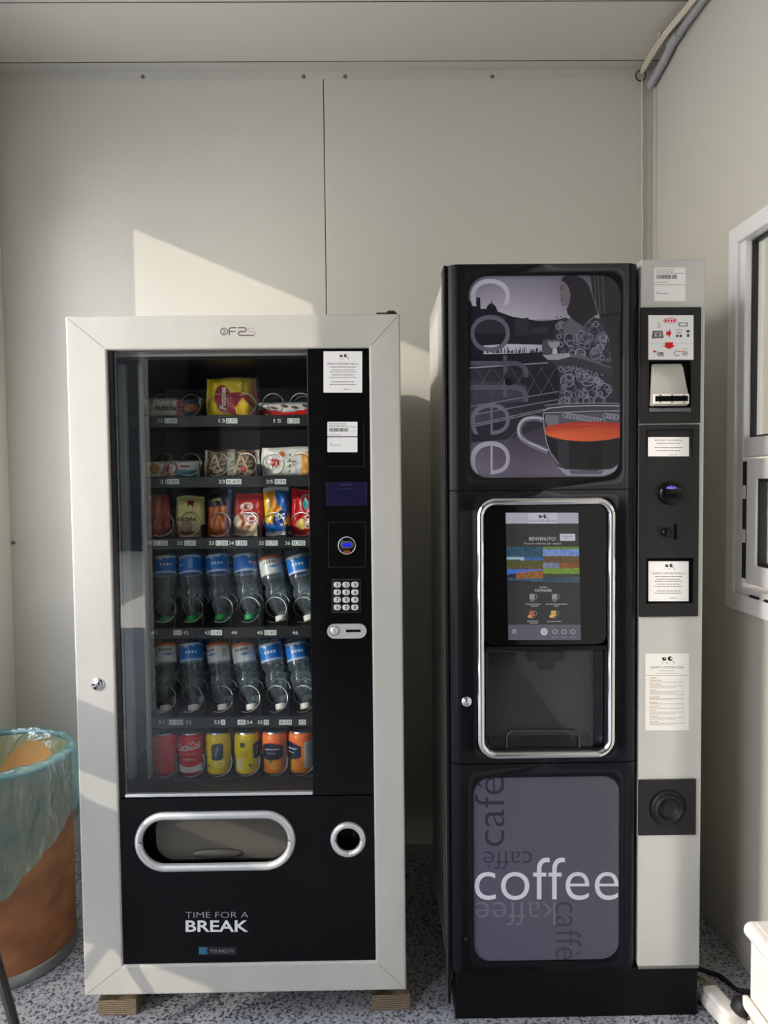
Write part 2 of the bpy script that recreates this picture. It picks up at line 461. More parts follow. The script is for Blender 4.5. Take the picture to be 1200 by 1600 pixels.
# wood end grain
wm = bpy.data.materials.new('wood_block'); wm.use_nodes = True
n = wm.node_tree; p = n.nodes['Principled BSDF']; p.inputs['Roughness'].default_value = 0.7
t = n.nodes.new('ShaderNodeTexCoord'); mp = n.nodes.new('ShaderNodeMapping'); mp.inputs['Location'].default_value = (0.01, 0, 0.08); mp.inputs['Scale'].default_value = (0.6, 0.3, 1.3)
wv = n.nodes.new('ShaderNodeTexWave'); wv.wave_type = 'RINGS'; wv.rings_direction = 'Y'; wv.inputs['Scale'].default_value = 45; wv.inputs['Distortion'].default_value = 5; wv.inputs['Detail'].default_value = 2
r1 = n.nodes.new('ShaderNodeValToRGB'); r1.color_ramp.elements[0].color = lin((74, 62, 48)); r1.color_ramp.elements[1].color = lin((138, 122, 98))  # both wood tones lowered to carry the shade under the machine
n.links.new(t.outputs['Object'], mp.inputs[0]); n.links.new(mp.outputs[0], wv.inputs['Vector']); n.links.new(wv.outputs[0], r1.inputs[0]); n.links.new(r1.outputs[0], p.inputs['Base Color'])
M['wood'] = wm

# ------------------------------------------------------------------ the room
ZC = W(500, 110, YB).z
YR = -1.70
def struct(name, bm, m, parent=None, **k):
    return obj(name, bm, m, parent, kind=None if parent else 'structure', **k)
struct('floor', bx(XL-1.6, XR+2.2, YR-1.5, YB+0.1, -0.08, 0), M['floor'])
struct('ceiling', bx(XL-0.1, XR+0.1, YR-0.1, YB+0.1, ZC, ZC+0.08), M['ceiling'])
# back wall panels: a seam at x = 508
xs = W(509, 400, YB).x
bm = B(); box(bm, XL-0.1, xs-0.0015, YB, YB+0.08, 0, ZC, 0.0008, 1); box(bm, xs+0.0015, XR+0.1, YB, YB+0.08, 0, ZC, 0.0008, 1)
box(bm, xs-0.002, xs+0.002, YB+0.004, YB+0.07, 0, ZC, mi=1)
struct('wall_back', bm, [M['wall'], M['seam']])
# right wall with window opening
wy1 = WX(1152, 600, XR).y; wy0 = wy1-0.92
wz1 = WX(1152, 360, XR).z; wz0 = WX(1147, 938, XR).z
bm = B(); T = 0.07
box(bm, XR, XR+T, wy1, YB, 0, ZC); box(bm, XR, XR+T, YR, wy0, 0, ZC)
box(bm, XR, XR+T, wy0, wy1, 0, wz0); box(bm, XR, XR+T, wy0, wy1, wz1, ZC)
bmesh.ops.remove_doubles(bm, verts=bm.verts[:], dist=1e-6)
struct('wall_right', bm, M['wall'])
# left wall: daylight comes in through its glazed openings
ZT = 2.435
def yl(px, Y, py=600):      # where the sun ray through that pixel on plane Y crosses the left wall
    q = W(px, py, Y); return Y-(q.x-XL)*SUN_DIR.y/SUN_DIR.x
yA, yB_, yC_, yD = yl(207, YB, 300), yl(507, YB, 430), yl(600, YB, 480), yl(527, YS, 800)
yE, yF = 0.27, -0.75
bm = B()
LT = 0.05
box(bm, XL-LT, XL, yA, YB, 0, ZC); box(bm, XL-LT, XL, YR, yF, 0, ZC)
box(bm, XL-LT, XL, yF, yA, ZT, ZC)
struct('wall_left', bm, M['wall'])
struct('wall_rear', bx(XL-0.05, XR+0.05, YR-0.06, YR, 0, ZC), mat('dark_rear_panel', (84, 82, 80), 0.5))
struct('wall_added_backdrop', bx(XL-6.0, XL-0.3, YR-9.2, YR-9.0, 0.0, 4.6), mat('added_dark_backdrop', (58, 60, 68), 0.7))  # added out of view so the machine glass mirrors something dark
struct('added_reflection_strip', bx(-1.08, -0.80, YR, YR+0.04, 0.0, 2.05, 0.004), mat('pale_reflection_strip', (190, 192, 200), 0.5))  # added pale strip out of view, makes a light band in the glass
struct('floor_outside', bx(XL-16, XL-1.6, YR-12, YB+10, -0.08, -0.001), mat('concrete_yard', (200, 194, 184), 0.8))
fr = thing('door_1', (XL-0.03, 1.0, 0), 'unseen framed entrance doors in the left wall, shaped to cut the sun patches', 'door'); del fr['category']; fr['kind'] = 'structure'  # out of view; bars and panels laid out to shape the sun patches
def dbar(name, y0, y1, z0, z1, x0=XL-0.045, x1=XL-0.005): obj(name, bx(x0, x1, y0, y1, z0, z1, 0.003, 1), M['pvc'], fr)
dbar('post', yC_, yB_, 0, ZT-0.001)
dbar('post', yE, yD, 0, ZT-0.001)
dbar('post', 0.055, 0.135, 0, ZT-0.001)
dbar('rail', yD, yC_, 0.90, 1.06)
dbar('rail', yB_, yA, 0.90, 1.06)
dbar('sun_blocker', yD, 1.06, 0.02, 0.82)  # added solid panels that block the low sun
dbar('sun_blocker', 1.0601, yC_, 0.48, 0.82)
dbar('sun_blocker', yB_, yA, 0.02, 0.82)

# trims
bm = B(); zt = W(500, 124, YB).z
box(bm, XL, XR, YB-0.003, YB+0.0, zt, ZC-0.0005, 0.0008, 1)
y93 = YB-0.055
box(bm, XL, XR, y93, YB, ZC-0.003, ZC, 0.0008, 1)
tr = struct('trim_1', bm, M['trim'])
struct('trim_2', bx(XL, XR, y93-0.003, y93-0.0005, ZC-0.0008, ZC+0.001), M['seam'])
for px in (223, 474, 539, 769):
    q = W(px, 120, YB-0.003); b = B(); lathe(b, [(0.007, 0), (0.0065, 0.002), (0.004, 0.004), (0.0003, 0.0042)], 14, facing(q.x, YB-0.003, q.z))
    obj('screw', b, M['screw'], tr, smooth=True)
x22 = W(1003, 300, YB).x
bm = bx(x22, XR, YB-0.004, YB, 0.0, zt-0.0005, 0.001, 1)
for d in (0.012, 0.030): box(bm, x22+d, x22+d+0.002, YB-0.0055, YB-0.004, 0, zt-0.001)
struct('trim_3', bm, M['trim'])
bm = bx(XR-0.004, XR, YB-0.04, YB-0.0045, 0.0, ZC-0.004, 0.001, 1); struct('trim_4', bm, M['trim'])
bm = bx(XL, W(19, 900, YB).x, YB-0.004, YB, 0.0, zt-0.0005, 0.001, 1); tl = struct('trim_5', bm, M['trim'])
q = W(5, 848, YB-0.004); b = B(); lathe(b, [(0.007, 0), (0.0065, 0.002), (0.004, 0.004), (0.0003, 0.0042)], 14, facing(max(q.x, XL+0.01), YB-0.004, q.z)); obj('screw', b, M['screw'], tl, smooth=True)
struct('baseboard_back', bx(W(20, 900, YB).x+0.001, x22-0.001, YB-0.004, YB, 0, 0.032, 0.001, 1), M['trim'])
struct('baseboard_right', bx(XR-0.004, XR, YR, YB-0.041, 0, 0.032, 0.001, 1), M['trim'])
# ceiling panel joints
yj = WZ(400, 3, ZC).y
struct('trim_6', bx(XL, XR, yj-0.0015, yj+0.0015, ZC-0.0008, ZC+0.001), M['seam'])

# window in the right wall
def yy(px): return WX(px, 650, XR).y
wd = tag(bpy.data.objects.new('window_1', None), kind='structure', label='white framed window in the right wall beside the coffee machine'); COL.objects.link(wd); wd.location = (XR, (wy0+wy1)/2, (wz0+wz1)/2)
def wframe(name, ya, yb, za, zb, wid, x0, x1, m, parent, bev=0.003):
    b = B()
    L = lambda d: [(yb-d, zb-d), (ya+d, zb-d), (ya+d, za+d), (yb-d, za+d)]
    o_, i_ = L(0), L(wid)
    def mk(l, x): return [b.verts.new((x, p_[0], p_[1])) for p_ in l]
    A, Bq, C, D = mk(o_, x0), mk(i_, x0), mk(o_, x1), mk(i_, x1)
    for i in range(4):
        j = (i+1) % 4
        for q_ in ((A[i], A[j], Bq[j], Bq[i]), (C[j], C[i], D[i], D[j]), (A[j], A[i], C[i], C[j]), (Bq[i], Bq[j], D[j], D[i])): b.faces.new(q_)
    bmesh.ops.recalc_face_normals(b, faces=b.faces[:])
    bmesh.ops.bevel(b, geom=b.edges[:], offset=bev, segments=2, affect='EDGES', profile=0.5)
    return obj(name, b, m, parent)
oy1 = WX(1136, 650, XR-0.015).y; oz1 = WX(1140, 361, XR-0.015).z; oz0 = WX(1131, 946, XR-0.015).z
wframe('architrave', wy0-0.03, oy1, oz0, oz1, 0.045, XR-0.016, XR-0.0005, M['pvc'], wd)
wframe('window_frame', wy0+0.002, wy1-0.002, wz0+0.002, wz1-0.002, 0.042, XR-0.004, XR+0.05, M['pvc'], wd)
zm1 = WX(1165, 684, XR).z; zm0 = WX(1165, 714, XR).z
obj('mullion', bx(XR+0.0, XR+0.046, wy0+0.046, wy1-0.046, zm0, zm1, 0.003), M['pvc'], wd)
obj('glass_pane', bx(XR+0.022, XR+0.026, wy0+0.045, wy1-0.045, zm1, wz1-0.045), M['pane'], wd)
wframe('gasket', wy0+0.0445, wy1-0.0445, zm1+0.0005, wz1-0.0445, 0.005, XR+0.014, XR+0.03, M['rubber'], wd, 0.0005)
sf = wframe('sash', wy0+0.06, wy1-0.068, wz0+0.058, zm0-0.006, 0.052, XR-0.006, XR+0.035, M['pvc'], wd)
obj('sash_gap', bx(XR-0.0048, XR-0.0035, wy1-0.067, wy1-0.0455, wz0+0.07, zm0-0.012), M['rubber'], wd)
for zz in (0.37, 0.72):
    z_ = wz0+0.06+(zm0-wz0-0.06)*zz; obj('hinge', bx(XR-0.008, XR-0.0049, wy1-0.066, wy1-0.048, z_-0.018, z_+0.018, 0.002), M['pvc'], wd)
wframe('gasket', wy0+0.112, wy1-0.120, wz0+0.110, zm0-0.058, 0.008, XR-0.001, XR+0.02, M['rubber'], wd, 0.0005)
obj('glass_pane', bx(XR+0.008, XR+0.012, wy0+0.113, wy1-0.121, wz0+0.111, zm0-0.059), M['pane'], wd)
for k in range(2):
    yk = wy1-0.098-k*0.075; obj('drain_cap', bx(XR-0.012, XR-0.0045, yk-0.045, yk, wz0+0.012, wz0+0.032, 0.003), M['rubber'], wd)

# next room seen through the window
XN = XR+1.6
struct('wall_north_room', bx(XN, XN+0.05, -1.5, YB+0.9, 0, 2.6), mat('beige_plaster', (176, 160, 140), 0.8))
struct('wall_far_room', bx(XR+T, XN, YB+0.9, YB+0.95, 0, 2.6), mat('plaster_light', (190, 186, 170), 0.8))
struct('trim_7', bx(XR+0.42, XR+0.52, YB+0.80, YB+0.899, 0, 2.6, 0.004), M['pvc'])
struct('ceiling_room', bx(XR+T, XN+0.05, -1.5, YB+0.95, 2.6, 2.65), M['ceiling'])
pz = Decal(lambda x, y, d: Vector((XN-0.006-d, 3.05-x/100.0, 0.7+y/100.0)))
pz.rect(0, 0, 120, 150, (196, 168, 142), 0); pz.rect(0, 58, 120, 84, (214, 120, 40), 1); pz.rect(0, 14, 120, 26, (20, 96, 66), 1)
for i in range(5): pz.words(6, 110, 34+i*4.5, 1.6, (70, 60, 56), 1, i)
for i in range(3): pz.words(6, 110, 96+i*7, 3.0, (60, 50, 46), 1, i+9)
po = pz.build('wall_poster', M['paper']); tag(po, 'beige poster with orange and green bands seen through the right window', 'poster')

# ------------------------------------------------------------------ snack vending machine
fx0, fx1, fz0, fz1 = pr(117, 492, 630, 1552, YS)
ix0, ix1, iz0, iz1 = pr(167, 545, 579, 1506, YS)
# the aluminium frame: the photo's inner corners
ix0 = (W(167, 547, YS).x+W(191, 1506, YS).x)/2; ix1 = (W(578, 545, YS).x+W(586, 1502, YS).x)/2
sm = thing('snack_vending_machine', ((fx0+fx1)/2, YS+0.4, 0.045), 'snack and drink vending machine with light aluminium frame, standing on wooden blocks', 'vending machine')
DY = 0.065  # door depth
b = B()
ringface(b, [(fx1, fz1), (fx0, fz1), (fx0, fz0), (fx1, fz0)], [(ix1, iz1), (ix0, iz1), (ix0, iz0), (ix1, iz0)], YS, YS+DY)
bmesh.ops.recalc_face_normals(b, faces=b.faces[:])
es = [e for e in b.edges if all(abs(v.co.y-YS) < 1e-5 for v in e.verts) and not (abs(e.verts[0].co.x-e.verts[1].co.x) > 1e-4 and abs(e.verts[0].co.z-e.verts[1].co.z) > 1e-4)]
bmesh.ops.bevel(b, geom=es, offset=0.005, segments=3, affect='EDGES', profile=0.5)
frame = obj('door_frame', b, M['alu'], sm)
for (a, c, k) in (((fx0, fz1), (ix0, iz1), 0), ((fx1, fz1), (ix1, iz1), 0), ((fx0, fz0), (ix0, iz0), 0), ((fx1, fz0), (ix1, iz0), 0)):
    b = B(); va = Vector((a[0]*0.93+c[0]*0.07, YS+0.0001, a[1]*0.93+c[1]*0.07)); vc = Vector((c[0]*0.93+a[0]*0.07, YS+0.0001, c[1]*0.93+a[1]*0.07))
    sweep(b, [va, vc], circ(0.0006, 4, 0.0006), closed=False); obj('mitre_joint', b, M['alu_line'], frame)
# cabinet
cx0, cx1 = fx0+0.012, fx1-0.010; cy0, cy1 = YS+DY+0.004, YB-0.075; cz0, cz1 = fz0+0.015, W(636, 575, YB-0.075).z
cz1 = fz1-0.055; wt = 0.03
b = B()
box(b, cx0, cx0+wt, cy0, cy1, cz0, cz1); box(b, cx1-wt, cx1, cy0, cy1, cz0, cz1)
box(b, cx0+wt, cx1-wt, cy0, cy1, cz1-wt, cz1); box(b, cx0+wt, cx1-wt, cy0, cy1, cz0, cz0+wt)
box(b, cx0+wt, cx1-wt, cy1-0.03, cy1, cz0+wt, cz1-wt)
obj('cabinet', b, M['side'], sm)
px1 = W(484, 900, YS).x      # right end of the glass
lx0, lx1 = cx0+wt, px1+0.035
zb_ = W(300, 1248, YS).z     # glass bottom
b = B()
yb2 = cy1-0.15
box(b, lx0, lx0+0.006, cy0, yb2, zb_, cz1-wt-0.002); box(b, lx1-0.006, lx1, cy0, yb2, zb_, cz1-wt-0.002)
box(b, lx0+0.006, lx1-0.006, cy0, yb2, cz1-wt-0.008, cz1-wt-0.002); box(b, lx0+0.006, lx1-0.006, cy0, yb2, zb_-0.03, zb_-0.02)
obj('interior_liner', b, M['liner'], sm)
obj('liner_back_panel', bx(lx0+0.006, lx1-0.006, yb2, yb2+0.006, zb_-0.02, cz1-wt-0.003), M['liner_back'], sm)
for px in (199, 226):
    q = W(px, 900, 1.93)
    for (ya, yb_) in ((560, 655), (668, 760), (775, 905), (920, 1035), (1050, 1150)):
        pass
    r_ = bx(q.x-0.010 if px == 199 else q.x-0.004, q.x+0.006 if px == 199 else q.x+0.003, 1.925, 1.95, zb_, cz1-wt-0.01, 0.001, 1)
    obj('tray_rail', r_, M['rail'], sm)
# glass and the black panels of the door
gx0 = ix0+0.001
b = bx(gx0+0.012, px1-0.0005, YS+0.010, YS+0.014, zb_+0.008, iz1-0.004)
obj('glass_pane', b, M['glass'], sm)
b = bx(gx0-0.001, gx0+0.011, YS+0.008, YS+0.02, zb_+0.002, iz1-0.001, 0.001, 1)
obj('glass_border', b, M['black'], sm)
for k in range(0): pass
b = bx(px1, ix1+0.001, YS+0.006, YS+0.03, zb_+0.0012, iz1-0.0005, 0.0015, 2); obj('control_panel', b, M['black'], sm)
b = bx(gx0+0.012, px1-0.001, YS+0.009, YS+0.022, zb_+0.001, zb_+0.008, 0.001, 1); obj('glass_sill', b, M['satin'], sm)
# lower panel with two openings, built round the chute slot and the return hole
lx, rx, lz, tz = ix0, ix1+0.001, iz0-0.001, zb_-0.0012
sx0, sx1, sz0, sz1 = pr(219, 1275, 454, 1352, YS+0.006)     # slot hole
b = B()
sp1 = W(487, 1310, YS+0.006).x
hole = rr(sx0, sx1, sz0, sz1, (sz1-sz0)/2, 12)
ringface(b, rect_like(hole, lx, sp1, lz, tz), hole, YS+0.006, YS+0.03)
hc = W(544, 1311, YS+0.006); hr = 0.034
hole2 = rr(hc.x-hr, hc.x+hr, hc.z-hr, hc.z+hr, hr, 12)
ringface(b, rect_like(hole2, sp1, rx, lz, tz), hole2, YS+0.006, YS+0.03)
bmesh.ops.recalc_face_normals(b, faces=b.faces[:])
obj('lower_panel', b, M['black'], sm)
# delivery chute: surround, pocket and flap
def rring(x0, x1, z0, z1, r, Y, wid, dep, n=12):
    P = [(p_[0], Y, p_[1]) for p_ in rr(x0, x1, z0, z1, r, n)]
    prof = [(wid*math.cos(a), dep*math.sin(a)) for a in [2*PI*i/16 for i in range(16)]]
    b_ = B(); sweep(b_, P, prof, True, up=(0, 1, 0)); return b_
e_ = 0.003
obj('chute_surround', rring(sx0-e_, sx1+e_, sz0-e_, sz1+e_, (sz1-sz0)/2+e_, YS+0.004, 0.0095, 0.010), M['satin'], sm, smooth=True)
b = B(); hb = rr(sx0-0.001, sx1+0.001, sz0-0.001, sz1+0.001, (sz1-sz0)/2, 12)
ringface(b, hb, rr(sx0, sx1, sz0, sz1, (sz1-sz0)/2, 12), YS+0.006, YS+0.06)
plate(b, rr(sx0-0.001, sx1+0.001, sz0-0.001, sz1+0.001, (sz1-sz0)/2, 12), YS+0.055, YS+0.062)
obj('chute_pocket', b, M['black_soft'], sm)
flx0, flx1, flz0, flz1 = pr(250, 1279, 448, 1351, YS+0.03)
b = B(); plate(b, rr(sx0+0.03, sx1-0.003, sz0+0.001, sz1-0.001, 0.045, 10), YS+0.036, YS+0.042, 0.001)
fl = obj('chute_flap', b, M['flap'], sm)
cc = W(340, 1333, YS+0.036)
b = B(); lathe(b, [(0.064, 0), (0.060, 0.004), (0.045, 0.007), (0.0005, 0.008)], 32, facing(cc.x, YS+0.036, cc.z) @ Matrix.Diagonal((1, 0.19, 1, 1)), cap=(True, False))
obj('finger_grip', b, M['flap'], fl, smooth=True)
obj('return_surround', rring(hc.x-hr-.002, hc.x+hr+.002, hc.z-hr-.002, hc.z+hr+.002, hr+.002, YS+0.004, 0.0075, 0.009), M['satin'], sm, smooth=True)
b = B(); lathe(b, [(0.0005, -0.06), (hr*0.8, -0.06), (hr, -0.04), (hr, 0.0)], 32, facing(hc.x, YS+0.006, hc.z)); obj('return_cup', b, M['black_soft'], sm, smooth=True)
# printed words on the lower panel
d = Decal(flat(YS+0.0058))
d.text('TIME FOR A', 290, 1425, 388, 1434, (190, 190, 190), 1, off=-0.022)
d.text('BREAK', 290, 1438, 388, 1456, (225, 225, 225), 1, off=0.02)
d.rect(310, 1479, 370, 1492, (24, 24, 26), 1); d.grid(311, 1480, 324, 1491, 6, 2, lambda u, v: (30+20*u, 120-30*u, 140-20*u), 2)
d.text('YOUNG170', 327, 1483, 365, 1488.5, (150, 150, 150), 2, off=-0.005)
d.build('printed_words', M['ink'], sm)
# badge on the frame top
d = Decal(flat(YS-0.0002))
d.ring(350, 518, 6, 6, 1.2, (70, 70, 72), 1); d.text('2', 347, 514.5, 353, 521.5, (70, 70, 72), 1); 
d.line([(358, 524), (358, 514), (361, 512), (370, 512)], 1.5, (60, 60, 62), 1); d.line([(358, 518), (368, 518)], 1.5, (60, 60, 62), 1)
d.line([(372, 512), (383, 512), (385, 515), (383, 518), (374, 518), (372, 521), (374, 524), (397, 524)], 1.5, (60, 60, 62), 1)
d.line([(399, 513), (389, 513), (388, 516), (390, 518), (397, 518), (399, 521), (397, 523)], 1.3, (178, 158, 148), 1)
d.build('maker_badge', M['ink'], frame)
# lock
b = B(); disc(b, 153, 1069, YS, 0.0155, 0.004, bev=0.002); disc(b, 153, 1069, YS-0.004, 0.0085, 0.004, bev=0.001)
lk = obj('lock', b, M['chrome'], sm, smooth='auto')
q = W(153, 1069, YS-0.0085); obj('keyhole', bx(q.x-0.001, q.x+0.001, YS-0.0085, YS-0.0079, q.z-0.004, q.z+0.004), M['blackest'], lk)
# hinge on top
b = B(); q = W(606, 489, YS+0.02)
box(b, q.x-0.028, q.x+0.022, YS+0.012, YS+0.05, fz1+0.0005, fz1+0.006, 0.002); box(b, q.x-0.002, q.x+0.018, YS+0.01, YS+0.045, fz1+0.005, fz1+0.010, 0.003)
obj('hinge', b, M['rubber'], sm)
# stickers, display, validator, keypad, key reader
PY = YS+0.006
def logo(d, cx, cy, s_, layer=2, c1=(20, 20, 22)):
    d.ell(cx-s_*0.55, cy, s_*0.42, s_*0.36, c1, layer, 12); d.ell(cx+s_*0.55, cy-s_*.05, s_*0.46, s_*0.46, c1, layer, 14)
    d.ell(cx+s_*0.75, cy-s_*.1, s_*0.16, s_*0.2, (225, 225, 225), layer+1, 8); d.ell(cx-s_*0.45, cy-s_*.1, s_*0.12, s_*0.12, (225, 225, 225), layer+1, 8)
    d.line([(cx-s_*1.1, cy-s_*.3), (cx-s_*0.5, cy+s_*0.1)], s_*0.12, c1, layer); d.line([(cx-s_*1.0, cy+s_*.3), (cx-s_*0.8, cy+s_*0.9)], s_*0.1, (120, 120, 120), layer)
    d.line([(cx-s_*0.3, cy+s_*.6), (cx, cy+s_*0.9), (cx+s_*.2, cy+s_*.7)], s_*0.1, (120, 120, 120), layer); d.line([(cx+s_*1.0, cy+s_*.3), (cx+s_*1.4, cy+s_*0.9)], s_*0.12, (90, 90, 90), layer)
def notice(x0, y0, x1, y1, Y, parent, seed, head='VENETO DISTRIBUTORI snc', label=None, top=True):
    d = Decal(flat(Y)); w_ = x1-x0; h_ = y1-y0; cx = (x0+x1)/2
    d.rect(x0, y0, x1, y1, (236, 234, 232), 1)
    if top:
        logo(d, cx+1, y0+h_*0.11, w_*0.10, 2)
        d.text(head, x0+w_*0.08, y0+h_*0.28, x1-w_*0.08, y0+h_*0.325, (50, 50, 50), 2)
        ys_ = (0.38, 0.45, 0.50, 0.57, 0.63, 0.74, 0.80)
    else: ys_ = (0.16, 0.32, 0.55, 0.70)
    for i, v in enumerate(ys_):
        k = 0.30 if i in (1, 3) else 0.2
        d.words(x0+w_*(0.16+0.05*(i % 2)), x1-w_*(0.16+0.05*(i % 2)), y0+h_*v, h_*0.018 if top else h_*0.04, (120, 118, 116), 2, seed+i)
    d.words(x0+w_*0.52, x1-w_*0.3, y0+h_*0.92, h_*0.016 if top else h_*.035, (130, 128, 126), 2, seed+20)
    return d.build('notice', M['paper'], parent, label)
notice(505.5, 549, 566, 613.5, PY-0.0005, sm, 3, label='white notice with two black mascots printed at its head')
def asset(x0, y0, x1, y1, ym, Y, parent, seed):
    d = Decal(flat(Y)); w_ = x1-x0
    d.rrect(x0, y0, x1, ym-0.6, 1, (232, 230, 228), 1)
    q = random.Random(seed); x = x0+w_*.07
    while x < x0+w_*.70:
        ww = q.uniform(0.4, 1.3); d.rect(x, y0+(ym-y0)*.42, x+ww, y0+(ym-y0)*.66, (40, 40, 40), 2); x += ww+q.uniform(0.4, 1.1)
    for v in (0.12, 0.22, 0.32): d.words(x0+w_*.05, x0+w_*.62, y0+(ym-y0)*v, 0.8, (120, 120, 120), 2, seed+int(v*100))
    d.words(x0+w_*.62, x1-w_*.04, y0+(ym-y0)*.34, 0.8, (120, 120, 120), 2, seed+2); d.words(x0+w_*.05, x0+w_*.45, y0+(ym-y0)*.86, 0.7, (130, 130, 130), 2, seed+1)
    d.build('asset_label', M['paper'], parent)
    d = Decal(flat(Y)); d.rrect(x0, ym+0.6, x1, y1, 1, (232, 230, 228), 1)
    d.words(x0+w_*.08, x0+w_*.46, (ym+y1)/2+1, 1.0, (120, 120, 120), 2, seed+7); d.line([(x0+w_*.09, (ym+y1)/2), (x0+w_*.12, (ym+y1)/2-3)], .9, (90, 90, 90), 2)
    d.build('asset_label', M['paper'], parent)
asset(511.5, 659, 558.5, 706.5, 682.5, PY-0.0005, sm, 5)
d = Decal(flat(PY-0.0002)); g = (46, 46, 48)
d.line([(568, 660), (569, 729)], 0.8, g); d.line([(512, 729), (569, 729)], 0.8, (34, 34, 36)); d.build('panel_outline', M['ink'], sm); d = Decal(flat(PY-0.0002))
x0, y0, x1, y1 = 513.5, 816, 571, 886
d.line([(x0, y0), (x1, y0), (x1, y1), (x0, y1), (x0, y0)], 0.8, g)
d.line([(519, 905), (563.5, 905), (563.5, 957), (519, 957), (519, 905)], 1.0, (58, 58, 60))
d.build('panel_outline', M['ink'], sm)
b = B(); pxbox(b, 509.5, 753, 573.5, 790, PY-0.0015, PY+0.004, 0.0012); dp = obj('display', b, mat('display_blue', (22, 20, 52), 0.1, 0, 0.6), sm, label='dark blue display window')
d = Decal(flat(PY-0.0016)); d.words(530, 552, 757.5, 1.2, (60, 66, 110), 1, 4); d.words(528, 551, 764, 0.8, (50, 54, 96), 1, 5); d.build('display_text', M['ink'], dp)
b = B(); disc(b, 542, 852, PY, 0.0215, 0.006, bev=0.003); vd = obj('payment_reader', b, M['black'], sm, smooth='auto')
b = rring(*(lambda c: (c.x-.0205, c.x+.0205, c.z-.0205, c.z+.0205))(W(542, 852, PY)), 0.0205, PY-0.0055, 0.0012, 0.002); obj('reader_ring', b, M['satin'], vd, smooth=True)
b = B(); q = W(542, 851, PY-0.006); plate(b, rr(q.x-.0155, q.x+.0155, q.z-.009, q.z+.009, .009), PY-0.0095, PY-0.005, 0.0015); obj('reader_slot_plate', b, mat('reader_grey', (96, 96, 104), .35, .4), vd)
b = B(); plate(b, rr(q.x-.0095, q.x+.0095, q.z-.0042, q.z+.0042, .0015), PY-0.0101, PY-0.009); obj('reader_light', b, mat('reader_blue', (20, 30, 160), .2, emit=((20, 40, 230), 0.6)), vd)
q2 = W(542, 862, PY-0.006); b = B(); plate(b, rr(q2.x-.008, q2.x+.008, q2.z-.0035, q2.z+.0035, .003), PY-0.0072, PY-0.005); obj('reader_mark', b, mat('reader_orange', (150, 62, 32), .3), vd)
b = B(); pxbox(b, 520, 906, 563, 956.5, PY-0.002, PY+0.004, 0.0012); kp = obj('keypad', b, M['black_soft'], sm)
kmat = mat('key_cap', (205, 205, 202), 0.35, 0.1)
for i, ch in enumerate('123456789A0B'):
    kx = 527+13.8*(i % 3); ky = 913.5+11.8*(i//3)
    q = W(kx, ky, PY-0.003); b = B(); plate(b, rr(q.x-.0088, q.x+.0088, q.z-.0068, q.z+.0068, .0055, 5), PY-0.0052, PY-0.0015, 0.0012)
    ko = obj('key', b, kmat, kp, smooth='auto')
    d = Decal(flat(PY-0.0054)); d.text(ch, kx-(0.8 if ch == '1' else 1.6), ky-2.5, kx+(0.8 if ch == '1' else 1.6), ky+2.5, (30, 30, 32), 0, off=0.02); d.build('key_symbol', M['ink'], ko)
q = W(542, 985.5, PY); b = B(); plate(b, rr(q.x-.0475, q.x+.0475, q.z-.0175, q.z+.0175, .0175, 10), PY-0.007, PY+0.004, 0.004); kr = obj('coin_plate', b, M['satin'], sm, smooth='auto', label='silver plate with round button and coin slot')
b = B(); disc(b, 522.5, 985.5, PY-0.007, 0.0105, 0.0025, bev=0.001); obj('reject_button', b, M['satin'], kr, smooth='auto')
b = rring(*(lambda c: (c.x-.0115, c.x+.0115, c.z-.0115, c.z+.0115))(W(522.5, 985.5, PY-0.007)), 0.0115, PY-0.0072, 0.0007, 0.0008); obj('button_ring', b, M['alu_line'], kr, smooth=True)
b = B(); pxbox(b, 540.5, 983.8, 563.5, 987.8, PY-0.0074, PY-0.006); obj('coin_slot', b, M['blackest'], kr)
# feet plates
for px in (186, 612):
    q = W(px, 1556, YS+0.06); b = bx(q.x-0.014, q.x+0.014, YS+0.045, YS+0.09, 0.0405, cz0+0.0005, 0.002); obj('foot', b, M['steel'], sm)

# trays, coils and price labels
TY = 1.955
rows = [(651, 632), (746, 725.5), (842, 820), (982, 955), (1122, 1096), (1217, 1208)]
colx = [(245, 292, 336, 379, 423, 467), (248, 292, 336, 380, 424, 468), (249, 291, 339, 383, 425, 469), (253, 296, 343, 386, 428, 473), (253, 295, 343, 386, 430, 473), (258, 299, 342, 386, 430, 472)]
tcx = [W(x, 900, TY+0.02).x for x in (249, 293.5, 338, 382, 426, 470)]
prices = [[(233, 278, '11 1.00')], []]
LAB = [[(247, 254, '11'), (257, 277, '1.00'), (341, 352, '13'), (353, 371, '0.70'), (427, 440, '15'), (449, 468, '1.20')],
       [(250, 260, '21'), (261, 280, '0.80'), (341, 352, '23'), (353, 377, '0.60'), (415, 427, '25'), (429, 447, '0.70')],
       [(226, 237, '31'), (239, 262, '0.35'), (276, 286, '32'), (288, 306, '0.80'), (326, 335, '33'), (337, 356, '1.00'), (357, 366, '34'), (368, 386, '1.00'), (404, 413, '35'), (415, 434, '0.70'), (445, 454, '36'), (456, 477, '0.90')],
       [(235, 246, '41'), (271, 284, '0.4'), (286, 295, '42'), (319, 328, '43'), (329, 347, '0.40'), (361, 371, '44'), (401, 411, '45'), (413, 432, '0.40'), (456, 466, '46')],
       [(247, 257, '51'), (264, 286, '0.40'), (290, 300, '52'), (334, 344, '53'), (345, 352, '0'), (371, 384, '40'), (385, 395, '54'), (402, 411, '55'), (412, 420, '0'), (436, 456, '4.00'), (467, 478, '0')], []]
